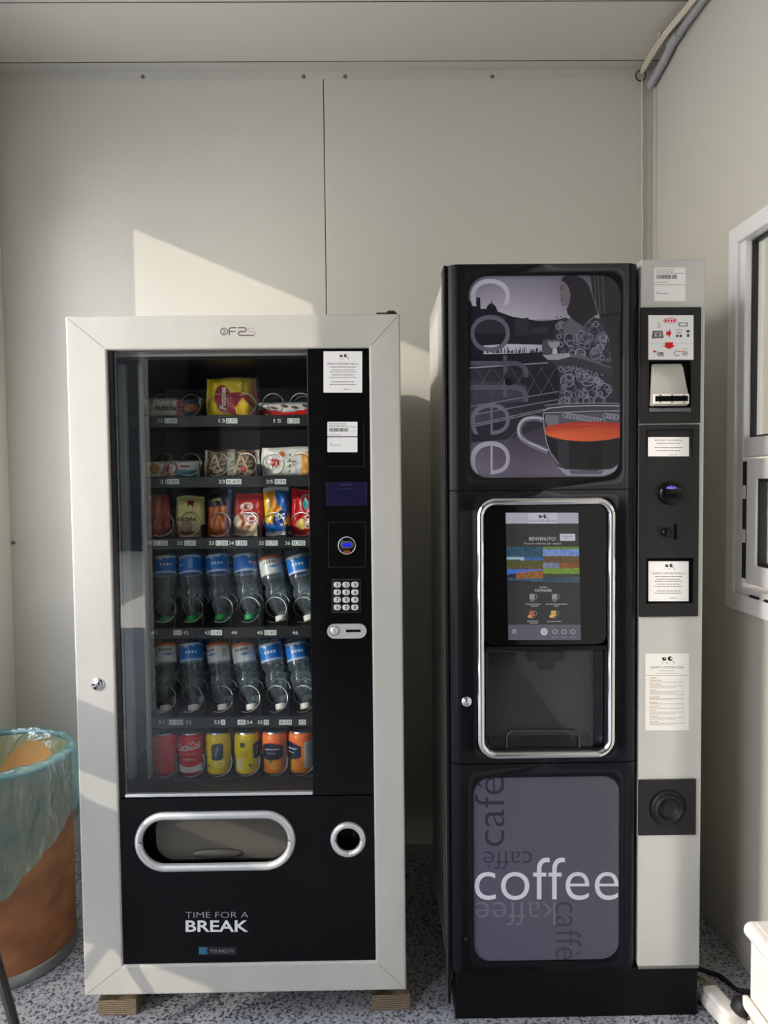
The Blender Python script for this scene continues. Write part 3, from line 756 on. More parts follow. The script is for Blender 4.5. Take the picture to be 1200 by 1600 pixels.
def coil(bm, cx, cz, r, y0, y1, turns, wr, ph):
    n = int(turns*18); P = [Vector((cx+r*math.cos(ph+2*PI*turns*i/n), y0+(y1-y0)*i/n, cz+r*math.sin(ph+2*PI*turns*i/n))) for i in range(n+1)]
    rings = []
    for i, p_ in enumerate(P):
        t_ = (P[min(i+1, n)]-P[max(i-1, 0)]).normalized(); rad = Vector((math.cos(ph+2*PI*turns*i/n), 0, math.sin(ph+2*PI*turns*i/n))); s_ = t_.cross(rad).normalized()
        rings.append([bm.verts.new(p_+rad*(wr*math.cos(k*2*PI/5))+s_*(wr*math.sin(k*2*PI/5))) for k in range(5)])
    for i in range(n):
        for k in range(5): bm.faces.new((rings[i][k], rings[i][(k+1) % 5], rings[i+1][(k+1) % 5], rings[i+1][k]))
    return bm
coil0 = None
for ri, (ty, cy_) in enumerate(rows):
    zt_ = W(350, ty, TY).z; lowrow = ri >= 3
    b = B()
    box(b, lx0+0.008, lx1-0.008, TY+0.002, yb2-0.01, zt_-0.003, zt_)
    pxh = 0.026 if ri < 5 else 0.012
    box(b, lx0+0.02, lx1-0.008, TY, TY+0.003, zt_-pxh, zt_+0.003, 0.0008, 1)
    hh = 0.035 if ri < 3 else 0.055
    for k in range(7):
        xk = tcx[0]-(tcx[1]-tcx[0])/2+k*(tcx[5]-tcx[0])/5
        if ri < 3 and ri < 2 and k % 2: continue
        if xk > lx1-0.012: xk = lx1-0.012
        box(b, xk-0.001, xk+0.001, TY+0.02, yb2-0.012, zt_+0.0002, zt_+hh)
    tray = obj('tray', b, M['tray'], sm)
    for (xa, xb, s_) in LAB[ri]:
        d = Decal(flat(TY-0.0004)); ym = ty+6.5; dark = len(s_) == 2 and s_[0] in '12345' and s_ != '40'
        if not dark: d.rrect(xa, ym-4, xb, ym+4, 0.8, (214, 220, 212), 1); d.text(s_, xa+1.6, ym-2.7, xb-1.6, ym+2.7, (84, 88, 86), 2)
        else: d.text(s_, xa+0.5, ym-2.9, xb-0.5, ym+2.9, (210, 208, 204), 2, off=0.015)
        d.build('selection_number' if dark else 'price_tag', M['paper'], tray)
    for k in range(6):
        px = colx[ri][k]; q = W(px, cy_, TY+0.004)
        if coil0 is None:
            b = B(); coil(b, 0, 0, 0.0305, 0, 0.50, 7.0, 0.0014, -PI/2-0.5)
            for f in b.faces: f.smooth = True
            coil0 = bpy.data.meshes.new('coil'); b.to_mesh(coil0); b.free(); coil0.materials.append(M['wire'])
        o = bpy.data.objects.new('coil', coil0); COL.objects.link(o); o.parent = tray
        o.location = Vector((q.x, TY+0.004, max(q.z, zt_+0.033)))-wloc(tray)

# ------------------------------------------------------------------ drinks
def zrow(i): return W(350, rows[i][0], TY).z
def cylfn(root, r_of, a_scale=1.0):
    return lambda a, h_, d_: Vector(((r_of(h_)+0.0003+d_)*math.sin(a), -(r_of(h_)+0.0003+d_)*math.cos(a), h_))+root.location
RB = 0.0305
bprof = [(0.0125, 0.006), (0.0125, 0.020), (0.0135, 0.024), (0.017, 0.034), (0.0245, 0.055), (0.0285, 0.072), (0.0290, 0.085), (0.0245, 0.098), (0.0240, 0.102), (0.0290, 0.110), (RB, 0.118), (RB-.0008, 0.122), (RB, 0.127), (RB-.0012, 0.131), (RB, 0.136), (RB, 0.176), (RB-.001, 0.180), (RB, 0.184), (0.0295, 0.192), (0.024, 0.201), (0.010, 0.196), (0.0005, 0.194)]
def make_bottle(kind, cap):
    root = bpy.data.objects.new('water_bottle', None); COL.objects.link(root); root.location = (0, 0, 0); root.empty_display_size = 0.02
    def wob(a, r, h):
        if h > 0.186: return (r*(1+0.07*math.cos(5*a)), h+0.006*math.cos(5*a)*(1 if h > 0.19 else .3))
        if 0.03 < h < 0.10: return (r*(1+0.022*math.sin(6*a+h*160)), h)
        return (r, h)
    b = B(); lathe(b, bprof, 30, wob=wob); obj('bottle_body', b, M['pet'], root, smooth=True)
    b = B(); lathe(b, [(0.0005, 0), (0.0135, 0), (0.0148, 0.0015), (0.0148, 0.014), (0.0135, 0.0155)], 24, wob=lambda a, r, h: (r*(1+0.012*math.cos(24*a)), h))
    obj('bottle_cap', b, mat('cap_green', (20, 150, 70), .4) if cap == 'g' and 'cap_green' not in bpy.data.materials else (bpy.data.materials['cap_green'] if cap == 'g' else M['white']), root, smooth='auto')
    d = Decal(lambda a, h_, q: Vector(((RB+0.0005+q)*math.sin(a), -(RB+0.0005+q)*math.cos(a), h_)), cell=(0.15, 0.5))
    if kind == 'blue':
        d.grid(-PI, 0.130, PI, 0.178, 40, 6, lambda u, v: (222, 232, 240) if (v < 0.06 or v > 0.94) else (20+16*v, 112+12*v, 206), 0)
        d.poly([(-0.9, 0.176), (0.5, 0.176), (0.2, 0.168), (-0.1, 0.172), (-0.45, 0.165)], (225, 232, 240), 1)
        for k in range(4): d.rect(-0.5+k*0.28, 0.150, -0.32+k*0.28, 0.1565, (222, 230, 240), 1)
        for k in range(7): d.rect(1.15, 0.142+k*0.004, 1.5, 0.1435+k*0.004, (210, 220, 230), 1)
    else:
        def fc(u, v):
            if v > 0.88: return (226, 112, 52)
            if v < 0.04: return (150, 160, 168)
            return (222, 222, 220) if (int(u*40)*7+int(v*9)*13) % 5 else (206, 210, 214)
        d.grid(-PI, 0.126, PI, 0.178, 44, 10, fc, 0)
        for k in range(5): d.rect(-0.7+k*0.24, 0.157, -0.56+k*0.24, 0.164, (110, 104, 100), 1)
        d.poly([(-0.3, 0.148), (0.1, 0.143), (0.6, 0.150), (0.2, 0.152)], (90, 150, 200), 1)
        for k in range(6): d.rect(1.1, 0.140+k*0.004, 1.5, 0.1415+k*0.004, (120, 120, 120), 1)
    d.build('bottle_label', M['wrap'], root)
    return root
protos = {}
def place_bottle(kind, cap, capx, capy, basex, basey, label, group, Y=None, yaw=0.0, back=0.06):
    key = (kind, cap); new = key not in protos
    if new: protos[key] = make_bottle(kind, cap)
    o = protos[key] if new else copy_tree(protos[key])
    Yc = Y or 2.005
    p0 = W(capx, capy, Yc); p1 = W(basex, basey, Yc+back)
    zf = zrow(3 if capy < 1000 else 4)
    p0.z = max(p0.z, zf+0.006)
    dr = (p1-p0).normalized()
    q = dr.to_track_quat('Z', 'Y').to_matrix().to_4x4()
    # keep the label turned to the front
    xax = Vector((1, 0, 0)); xax = (xax-dr*xax.dot(dr)).normalized(); yax = dr.cross(xax)
    m_ = Matrix((xax, yax, dr)).transposed().to_4x4() @ Matrix.Rotation(yaw, 4, 'Z')
    o.rotation_euler = m_.to_euler(); o.location = p0
    return tag(o, label, 'bottle', group)
G4, G5 = 'water bottles on the upper bottle shelf', 'water bottles on the lower bottle shelf'
B4 = [('blue', 'g', 259, 973, 258, 862, 'blue-label water bottle with green cap, leftmost on the upper bottle shelf', 0.3),
      ('blue', 'g', 301, 972, 297, 864, 'blue-label water bottle with green cap, second from left on the upper bottle shelf', -1.1),
      ('blue', 'g', 345, 970, 339, 866, 'blue-label water bottle with green cap, third from left on the upper bottle shelf', 0.1),
      ('blue', 'g', 391, 969, 381, 864, 'bright blue-label water bottle with green cap above tag 44', 1.0),
      ('white', 'w', 440, 971, 420, 868, 'white and orange label water bottle leaning left on the upper bottle shelf', 0.2),
      ('blue', 'w', 484, 970, 462, 864, 'blue-label water bottle with white cap, half hidden at the right of the upper bottle shelf', 0.0)]
B5 = [('white', 'w', 259, 1116, 258, 1002, 'white-label water bottle, leftmost on the lower bottle shelf', 0.4),
      ('blue', 'w', 303, 1115, 298, 1000, 'blue-label water bottle above tag 52 on the lower bottle shelf', 0.2),
      ('white', 'w', 349, 1112, 340, 1002, 'white-label water bottle, third from left on the lower bottle shelf', -0.6),
      ('white', 'w', 394, 1113, 378, 1000, 'white and orange label water bottle tilted above tag 54', 0.1),
      ('blue', 'w', 440, 1111, 420, 1000, 'blue-label water bottle tilted above tag 55 on the lower bottle shelf', 0.0),
      ('blue', 'w', 478, 1124, 463, 1010, 'blue-label water bottle cut off at the right of the lower bottle shelf', 0.1)]
for a in B4: place_bottle(*a[:6], a[6], G4, yaw=a[7])
for a in B5: place_bottle(*a[:6], a[6], G5, yaw=a[7])
for i, a in enumerate(B4):
    o = place_bottle(a[0], a[1], a[2], a[3], a[4], a[5], 'second-row bottle behind the '+['leftmost', 'second', 'third', 'fourth', 'fifth', 'last'][i]+' bottle of the upper bottle shelf', G4, yaw=a[7]+0.7)
    o.location.y += 0.082; o.location.z = zrow(3)+0.004
for i, a in enumerate(B5):
    o = place_bottle(a[0], a[1], a[2], a[3], a[4], a[5], 'second-row bottle behind the '+['leftmost', 'second', 'third', 'fourth', 'fifth', 'last'][i]+' bottle of the lower bottle shelf', G5, yaw=a[7]+0.7)
    o.location.y += 0.082; o.location.z = zrow(4)+0.004

RC = 0.033
cprof = [(0.0005, 0.004), (0.022, 0.003), (0.026, 0.0), (0.031, 0.006), (RC, 0.012), (RC, 0.098), (0.031, 0.106), (0.0275, 0.1115), (0.0275, 0.115), (0.0262, 0.1155), (0.0255, 0.112), (0.0245, 0.1105), (0.0005, 0.110)]
def cr_(h_):
    for (r0, h0), (r1_, h1) in zip(cprof[3:7], cprof[4:8]):
        if h0 <= h_ <= h1: return r0+(r1_-r0)*(h_-h0)/(h1-h0)
    return 0.031
def make_can(kind):
    root = bpy.data.objects.new('drink_can', None); COL.objects.link(root); root.empty_display_size = 0.02
    b = B(); lathe(b, [p_ for p_ in cprof], 32); obj('can_body', b, M['tin_top'], root, smooth='auto')
    b = B(); box(b, -0.006, 0.006, -0.008, 0.012, 0.1106, 0.1122, 0.0006, 1); obj('pull_tab', b, M['tin_top'], root)
    d = Decal(lambda a, h_, q: Vector(((cr_(h_)+0.0004+q)*math.sin(a), -(cr_(h_)+0.0004+q)*math.cos(a), h_)), 0.0002, cell=(0.131, 0.008))
    def base(f): 
        hs = [0.006, 0.012, 0.02, 0.03, 0.04, 0.05, 0.06, 0.07, 0.08, 0.09, 0.098, 0.102, 0.106, 0.1105]
        for h0, h1 in zip(hs[:-1], hs[1:]):
            d.grid(-PI, h0, PI, h1, 48, 1, lambda u, v: f((u-0.5)*2*PI, h0+(h1-h0)*v), 0)
    def bands(f, a0=-PI, a1=PI, n=40):   # polygon band whose lower and upper edge are functions of the angle
        pass
    if kind == 'coke':
        base(lambda a, h_: (206, 16, 32))
        P = [(-1.2+2.4*i/16, 0.030+0.006*math.sin((i/16)*3.2+2.6)+0.006*i/16) for i in range(17)]
        d.poly([(-1.2, 0.0125)]+P+[(1.2, 0.0125)], (228, 224, 222), 1)
        s_ = 0.075
        V, Fc = text_geo('Coca-Cola', 0.008, 0.35)
        d._add([(-0.98+u*2.0, s_+0.010*u-0.008+v*0.021) for u, v in V], Fc, lin((238, 234, 232)), 2)
        d.poly([(-0.9, 0.069), (0.9, 0.076), (0.9, 0.0775), (-0.3, 0.0735)], (238, 234, 232), 2)
        V, Fc = text_geo('ORIGINAL TASTE', 0, 0); d._add([(-0.6+u*1.3, 0.060+v*0.0035) for u, v in V], Fc, lin((226, 200, 200)), 2)
        d.line([(-0.5, 0.047), (0.1, 0.0475), (0.5, 0.045)], 0.002, (230, 210, 210), 2)
        d.ring(0.0, 0.0465, 0.22, 0.004, 0.0012, (230, 210, 210), 2)
        for k in range(6): d.rect(2.2, 0.035+k*0.008, 3.0, 0.036+k*0.008, (224, 170, 170), 1)
        for k in range(7): d.rect(-2.0, 0.030+k*0.008, -1.4, 0.0315+k*0.008, (224, 170, 170), 1)
    elif kind == 'lemon':
        base(lambda a, h_: (232, 200, 20))
        d.poly([(-0.05, 0.046), (-0.1, 0.083), (0.15, 0.088), (0.75, 0.090), (0.9, 0.084), (0.85, 0.048), (0.5, 0.043)], (60, 68, 78), 1)
        d.poly([(0.15, 0.055), (0.4, 0.082), (0.5, 0.08), (0.3, 0.055)], (130, 138, 140), 2)
        for k in range(4): d.line([(0.0+k*.2, 0.052+k*.004), (0.25+k*.15, 0.078)], 0.0016, (150, 156, 158), 2)
        d.ell(0.55, 0.034, 0.42, 0.010, (246, 236, 160), 1, 18, 0); d.ell(0.55, 0.033, 0.34, 0.0075, (236, 210, 70), 2, 18)
        d.ell(-0.15, 0.024, 0.3, 0.007, (210, 176, 16), 1); d.ell(-0.35, 0.029, 0.12, 0.004, (86, 130, 50), 2)
        for k in range(6): d.rect(-1.5, 0.02+k*.005, -0.95, 0.0225+k*.005, (205, 205, 196), 1)
        d.rect(-1.15, 0.078, -0.75, 0.090, (60, 50, 20), 1)
        for k in range(5): d.words(-1.2, -0.5, 0.05+k*.004, 0.0012, (120, 100, 20), 1, k)
    else:
        base(lambda a, h_: (236, 132, 20) if h_ < 0.088 else (244, 120, 50))
        P0 = [(-0.85+1.9*i/14, 0.050-0.006*math.sin(PI*i/14)*1.5) for i in range(15)]; P1 = [(1.05-1.9*i/14, 0.078+0.010*math.sin(PI*i/14)) for i in range(15)]
        d.poly(P0+P1, (26, 34, 60), 1)
        d.poly([(-0.6, 0.083), (0.0, 0.091), (0.7, 0.086), (0.9, 0.080), (0.1, 0.0885)], (214, 70, 60), 2)
        for k, (u0, u1) in enumerate(((-0.45, 0.6), (-0.3, 0.45))): d.words(u0, u1, 0.071-k*0.010, 0.0028 if k == 0 else 0.0015, (225, 220, 215), 2, k)
        d.line([(-0.5, 0.0685), (0.8, 0.0725)], 0.0008, (225, 220, 215), 2)
        d.ell(0.3, 0.030, 0.55, 0.014, (246, 158, 30), 1, 20); d.ell(-0.4, 0.026, 0.4, 0.010, (226, 116, 16), 1, 18)
        d.poly([(-0.15, 0.038), (0.02, 0.044), (0.18, 0.040), (0.02, 0.033)], (60, 140, 60), 3)
        d.rect(1.3, 0.02, 2.3, 0.09, (196, 206, 206), 1)
        for k in range(10): d.words(1.4, 2.2, 0.026+k*.006, 0.002, (110, 120, 124), 2, k)
    d.build('can_print', M['tin'], root)
    return root
cp = {k: make_can(k) for k in ('coke', 'lemon', 'orange')}
used = set()
CX = [(258, 'coke', 2.5, 'red cola can turned sideways, leftmost can'), (299, 'coke', 0.0, 'red cola can with white script turned to the front'),
      (342, 'lemon', -0.3, 'yellow lemon drink can with grey panel facing front'), (386.5, 'lemon', 0.75, 'yellow lemon drink can turned to show its small print'),
      (430, 'orange', -0.25, 'orange drink can with dark blue label facing front'), (471, 'orange', -0.95, 'orange drink can with white text block, rightmost can')]
zcan = zrow(5)+0.0008
for i, (px, k, yaw, lb) in enumerate(CX):
    q = W(px, 1190, 2.0)
    o = cp[k] if k not in used else copy_tree(cp[k]); used.add(k)
    o.location = (q.x, 2.0, zcan); o.rotation_euler = (0, 0, yaw); tag(o, lb+' on the bottom shelf, front row', 'can', 'drink cans on the bottom shelf')
for i, (px, k, yaw, lb) in enumerate(CX):
    q = W(px, 1190, 2.0); o = copy_tree(cp[k])
    o.location = (q.x, 2.074, zcan); o.rotation_euler = (0, 0, yaw+1.9); tag(o, 'second-row can right behind the '+lb.replace(' can', ' can', 1), 'can', 'drink cans on the bottom shelf')

# ------------------------------------------------------------------ snack packets
def packet(name, x0, y0, x1, y1, Y, row, colf, label, cat='snack', tilt=0.0, puff=0.014, lean=0.10, seal='h', nx=36, ny=30, deco=None, roll=0.0, mt=None):
    """a pillow pack standing on its shelf; x0..y1 are its outline measured on the plane Y"""
    a = W(x0, y1, Y); c = W(x1, y0, Y); w_ = c.x-a.x; h_ = c.z-a.z; zf = zrow(row)+0.001
    root = thing(name, ((a.x+c.x)/2, Y, zf), label, cat, 'snack packets on the upper shelves')
    q = random.Random(sum(map(ord, label))); ph = [q.uniform(0, 6) for _ in range(6)]
    def surf(u, v, s_):        # u,v in 0..1 ; s_ = +1 front, -1 back
        eu, ev = min(u, 1-u), min(v, 1-v)
        sl = 0.06
        pu = max(0.0, min(1, (eu-(sl if seal == 'h' else 0.0))/0.16)); pv = max(0.0, min(1, (ev-(sl if seal == 'v' else 0.0))/0.16))
        t_ = (math.sin(pu*PI/2)*math.sin(pv*PI/2))**0.7*puff
        wr = (math.sin(u*23+ph[0]+3*math.sin(v*9+ph[1]))*0.0009+math.sin(v*31+ph[2]+2*math.sin(u*11))*0.0007)*(0.4+0.6*min(1, t_/0.006))
        cr2 = 0.0
        if seal == 'h' and eu < sl: cr2 = 0.0009*math.sin(v*90)
        if seal == 'v' and ev < sl: cr2 = 0.0009*math.sin(u*90)
        X_ = (u-0.5)*w_*(1-0.03*math.sin(v*PI)*0+0.02*math.sin(v*7+ph[3])); Z_ = v*h_*(1+0.02*math.sin(u*6+ph[4]))
        Y_ = -s_*(t_+wr*(1 if s_ > 0 else .5)+0.0002)+cr2
        # lean back and roll in the plane
        Y_ += lean*Z_
        ca, sa = math.cos(roll), math.sin(roll); X2, Z2 = X_*ca-(Z_-h_/2)*sa, X_*sa+(Z_-h_/2)*ca+h_/2
        return Vector((X2, Y_, Z2))+root.location+Vector((0, 0, 0.0))
    V = []; Fc = []; C = []
    for s_ in (1, -1):
        b0 = len(V)
        for j in range(ny+1):
            for i in range(nx+1): V.append(surf(i/nx, j/ny, s_))
        for j in range(ny):
            for i in range(nx):
                f = (b0+j*(nx+1)+i, b0+j*(nx+1)+i+1, b0+(j+1)*(nx+1)+i+1, b0+(j+1)*(nx+1)+i)
                Fc.append(f if s_ > 0 else f[::-1])
                cc_ = [lin(colf((k % (nx+1))/nx, (k//(nx+1))/ny)) for k in [g_-b0 for g_ in (f if s_ > 0 else f[::-1])]]
                C.append(cc_)
    mz = min(v.z for v in V); 
    for v in V: v.z += zf-mz
    me = bpy.data.meshes.new('wrapper'); me.from_pydata([tuple(v-root.location) for v in V], [], Fc)
    at = me.color_attributes.new('ink', 'FLOAT_COLOR', 'CORNER'); at.data.foreach_set('color', [x for f in C for q_ in f for x in q_])
    me.materials.append(mt or M['wrap']); me.polygons.foreach_set('use_smooth', [True]*len(me.polygons))
    o = bpy.data.objects.new('wrapper', me); COL.objects.link(o); o.parent = root
    if deco:
        d = Decal(lambda u, v, l: surf(u, v, 1)+Vector((0, -0.0007-l, zf-mz)), 0.0003, cell=(0.05, 0.05)); deco(d); d.build('wrapper_print', M['wrap'], root)
    return root
def P_(name, box4, row, colf, label, **k): return packet(name, *box4, k.pop('Y', 2.02), row, colf, label, **k)
# shelf 1
def c_n(u, v):
    if u < 0.05 or u > 0.95: return (190, 190, 190)
    if u < 0.60: return (222, 216, 212) if v > 0.22 else (196, 180, 176)
    if u < 0.72: return (168, 92, 92)
    r_ = math.hypot((u-0.84)*1.9, (v-0.5)*1.0)
    return (196, 132, 90) if r_ < 0.20 else (66, 72, 78)
def dn(d):
    V, Fc = text_geo('nutella', 0.02, 0); d._add([(0.24+u*0.35, 0.38+v*0.28) for u, v in V], Fc, lin((60, 26, 24)), 1)
P_('biscuit_pack', (222, 618, 314, 652), 0, c_n, 'white biscuit pack with dark lettering, top left of the machine', deco=dn, lean=0.2)
def c_f(u, v):
    if u > 0.93: return (160, 48, 48)
    return (226, 196, 24) if not (0.02 < v < 0.0) else (200, 160, 20)
def df(d):
    d.ell(0.36, 0.46, 0.165, 0.34, (158, 34, 52), 1, 28, 0.12)
    d.poly([(0.42, 0.40), (0.52, 0.60), (0.68, 0.62), (0.86, 0.55), (0.93, 0.30), (0.7, 0.2), (0.6, 0.05), (0.45, 0.12)], (158, 34, 52), 1)
    d.poly([(0.62, 0.05), (0.60, 0.25), (0.74, 0.50), (0.92, 0.25), (0.92, 0.05)], (236, 192, 20), 2)
    V, Fc = text_geo('Fonzies', 0.03, 0.2); d._add([(0.30+(1-v)*0.12, 0.20+u*0.55) for u, v in V], Fc, lin((236, 226, 214)), 3)
    V, Fc = text_geo('FON', 0.02, 0.1); d._add([(0.72+(1-v)*0.07, 0.62+u*0.26) for u, v in V], Fc, lin((70, 50, 20)), 3)
P_('snack_bag', (323, 588, 400, 652), 0, c_f, 'yellow crisp bag with a dark red oval on the top shelf', deco=df, puff=0.020, lean=0.08)
def c_k(u, v):
    if v > 0.55+0.12*math.sin(u*9): return (226, 222, 218)
    if v > 0.42+0.12*math.sin(u*9): return (200, 196, 196)
    return (222, 28, 26)
def dk(d):
    for k in range(4): d.ell(0.30+k*0.17, 0.60+0.1*(k % 2), 0.05, 0.11, (110, 84, 66), 1, 14, 0.4)
    d.line([(0.2, 0.42), (0.35, 0.5), (0.5, 0.42), (0.66, 0.5), (0.8, 0.44)], 0.05, (238, 234, 230), 2)
P_('chocolate_bar', (400, 626, 496, 652), 0, c_k, 'red and white chocolate bar lying at the right of the top shelf', deco=dk, puff=0.016, lean=0.25)
# shelf 2
def c_w(u, v):
    if u < 0.08 or u > 0.92: return (176, 180, 178)
    if u > 0.58: return (222, 222, 220) if v > 0.45 else (92, 150, 156)
    return (226, 216, 208)
def dw(d):
    d.ell(0.22, 0.55, 0.09, 0.32, (206, 150, 84), 1, 18); d.ring(0.22, 0.55, 0.075, 0.26, 0.02, (150, 96, 50), 2, 18)
    for k in range(4): d.line([(0.33+k*.04, 0.1), (0.42+k*.03, 0.9-k*.1)], 0.02, (170, 40, 56), 1)
    d.ring(0.52, 0.55, 0.10, 0.35, 0.035, (176, 44, 60), 1, 18); d.rect(0.66, 0.62, 0.82, 0.72, (170, 50, 60), 1)
P_('wafer_pack', (223, 718, 314, 745), 1, c_w, 'white and red wafer pack at the left of the second shelf', deco=dw, lean=0.2)
def c_b(u, v):
    s_ = math.sin(u*31+4*math.sin(v*7))*math.sin(v*17+u*9)
    if u > 0.93 or u < 0.03: return (214, 200, 176)
    return (176, 152, 118) if s_ > 0.35 else ((214, 208, 196) if 0.42 < u < 0.58 else (96, 72, 56))
def db(d):
    for cx in (0.22, 0.70):
        d.line([(cx-.14, .15), (cx-.02, .85), (cx+.10, .2), (cx-.14, .35)], 0.035, (206, 188, 152), 1); d.line([(cx-.05, .15), (cx+.13, .8)], 0.03, (190, 166, 124), 2)
    d.ell(0.72, 0.30, 0.05, 0.12, (190, 66, 76), 3)
P_('sandwich_pack', (320, 703, 405, 747), 1, c_b, 'brown sandwich biscuit pack in clear wrap on the second shelf', deco=db, puff=0.016)
def c_c(u, v):
    if u > 0.70 and v < 0.92+(u-1)*0.5: return (236, 150, 50) if math.sin(u*60+v*14) > -0.2 else (246, 190, 110)
    return (234, 228, 220)
def dc(d):
    d.text('H', 0.20, 0.32, 0.28, 0.62, (190, 34, 36), 1, off=0.05)
    V, Fc = text_geo('HH', 0.06, 0); 
    d.rect(0.17, 0.38, 0.32, 0.58, (196, 40, 40), 1); d.rect(0.20, 0.44, 0.225, 0.58, (234, 228, 220), 2); d.rect(0.265, 0.38, 0.285, 0.52, (234, 228, 220), 2)
    d.ell(0.37, 0.76, 0.05, 0.10, (226, 120, 60), 1); d.words(0.46, 0.62, 0.5, 0.03, (120, 90, 60), 1, 3)
    for k in range(4): d.line([(0.48+0.012*k, 0.14+0.18*k), (0.53-0.01*k, 0.22+0.18*k)], 0.022, (120, 92, 64), 1)
P_('cracker_pack', (409, 700, 497, 747), 1, c_c, 'white and orange cracker pack with a red emblem on the second shelf', deco=dc, puff=0.017)
# shelf 3
def c_p(u, v): return (170, 74, 66) if v > 0.93 or v < 0.07 else ((196, 128, 100) if abs(u-0.35-0.2*v) < 0.12 else (176, 62, 66))
P_('wafer_bar', (234, 776, 264, 841), 2, c_p, 'pink and brown wafer bar standing at the left of the third shelf', seal='v', nx=16, ny=30, roll=0.10, lean=0.14, puff=0.010)
def c_g(u, v):
    if v < 0.42 and u < 0.82: return (150, 118, 88) if math.hypot((u-.42)*1.2, v-.2) < 0.24 else (196, 178, 130)
    return (216, 206, 138)
def dg(d):
    V, Fc = text_geo('Grisbi', 0.03, 0); d._add([(0.12+u*0.62, 0.40+v*0.10) for u, v in V], Fc, lin((60, 40, 30)), 1)
    d.rect(0.44, 0.74, 0.66, 0.88, (130, 36, 44), 1); d.rect(0.50, 0.74, 0.60, 0.78, (216, 206, 138), 2)
    d.rect(0.2, 0.1, 0.7, 0.13, (120, 86, 60), 1)
P_('biscuit_bag', (275, 777, 318, 841), 2, c_g, 'cream biscuit bag with a dark red emblem on the third shelf', seal='v', deco=dg, puff=0.017, lean=0.14)
def c_d(u, v):
    if u > 0.86: return (128, 134, 186)
    if v > 0.66: return (26, 26, 44)
    if v > 0.55: return (212, 110, 30)
    return (196, 96, 34) if math.sin(u*14+v*19) > 0 else (170, 76, 28)
def dd(d): d.rect(0.25, 0.78, 0.60, 0.83, (176, 160, 70), 1); d.line([(0.3, 0.2), (0.5, 0.45), (0.7, 0.25)], 0.05, (226, 150, 60), 1)
P_('cookie_bag', (325, 768, 360, 841), 2, c_d, 'dark blue and orange cookie bag on the third shelf', seal='v', deco=dd, puff=0.015, lean=0.14)
def c_r(u, v): return (196, 34, 36) if (v > 0.58-0.28*abs(u-0.3)*2 or u > .88) else (226, 200, 164)
def dr_(d):
    d.ell(0.45, 0.70, 0.22, 0.10, (226, 210, 200), 1); d.ell(0.62, 0.42, 0.24, 0.15, (232, 224, 214), 2); d.ring(0.62, 0.42, 0.20, 0.12, 0.03, (200, 40, 44), 3)
    V, Fc = text_geo('Ki', 0.05, 0.1); d._add([(0.36+u*0.2, 0.62+v*0.14) for u, v in V], Fc, lin((190, 34, 36)), 2)
    d.line([(0.2, 0.52), (0.36, 0.36), (0.3, 0.14)], 0.08, (206, 84, 40), 2); d.ell(0.5, 0.22, 0.1, 0.04, (180, 110, 60), 2); d.rect(0.56, 0.38, 0.72, 0.44, (200, 40, 44), 4)
P_('wafer_bag', (366, 777, 411, 843), 2, c_r, 'red wafer bag with a round white logo on the third shelf', seal='v', deco=dr_, puff=0.015, lean=0.14, roll=-0.05)
def c_t(u, v):
    if v > 0.92: return (222, 224, 226)
    if v < 0.07: return (214, 218, 222)
    if v < 0.18+0.10*(1-u): return (28, 104, 190)
    if u > 0.48 and v > 0.40+0.5*(1-u): return (30, 104, 192)
    return (240, 190, 20)
def dt(d):
    d.ell(0.62, 0.36, 0.30, 0.14, (30, 60, 140), 1, 20, 0.3); V, Fc = text_geo('TUC', 0.05, 0); d._add([(0.42+u*0.38+v*0.03, 0.30+v*0.12+u*0.04) for u, v in V], Fc, lin((240, 240, 236)), 2)
    d.poly([(0.2, 0.9), (0.4, 0.9), (0.62, 0.5), (0.45, 0.42), (0.25, 0.6)], (226, 140, 30), 1); d.ell(0.68, 0.22, 0.06, 0.03, (206, 214, 226), 2)
    d.rect(0.16, 0.55, 0.26, 0.74, (230, 220, 190), 2)
P_('cracker_bar', (413, 767, 452, 843), 2, c_t, 'yellow and blue cracker pack lettered TUC on the third shelf', seal='v', deco=dt, puff=0.016, lean=0.14, roll=0.06)
def c_o(u, v): return (206, 22, 36)
def do(d):
    d.poly([(0.40, 0.70), (0.52, 0.86), (0.64, 0.70), (0.52, 0.54)], (60, 176, 176), 1); d.ring(0.52, 0.70, 0.2, 0.22, 0.03, (236, 200, 190), 1)
    d.ell(0.38, 0.26, 0.2, 0.12, (238, 196, 96), 1, 14); V, Fc = text_geo('ORO', 0.05, 0); d._add([(0.48+(1-v)*0.22, 0.16+u*0.30) for u, v in V], Fc, lin((240, 236, 232)), 2)
P_('biscuit_sleeve', (456, 770, 498, 843), 2, c_o, 'bright red biscuit sleeve with a teal diamond, right end of the third shelf', seal='v', deco=do, puff=0.015, lean=0.14)

# wooden blocks
for (xa, xb, lb) in ((153, 213, 'rough wooden block with end grain under the left corner of the snack machine'), (581, 641, 'shaded wooden block under the right corner of the snack machine')):
    x0, x1, z0, z1 = pr(xa, 1557, xb, 1583, YS+0.03)
    b = bx(x0, x1, YS+0.03, YS+0.15, 0.0, 0.040, 0.002); o = obj('wooden_block', b, M['wood'], base=True); tag(o, lb, 'wood block', 'wooden blocks under the snack machine')

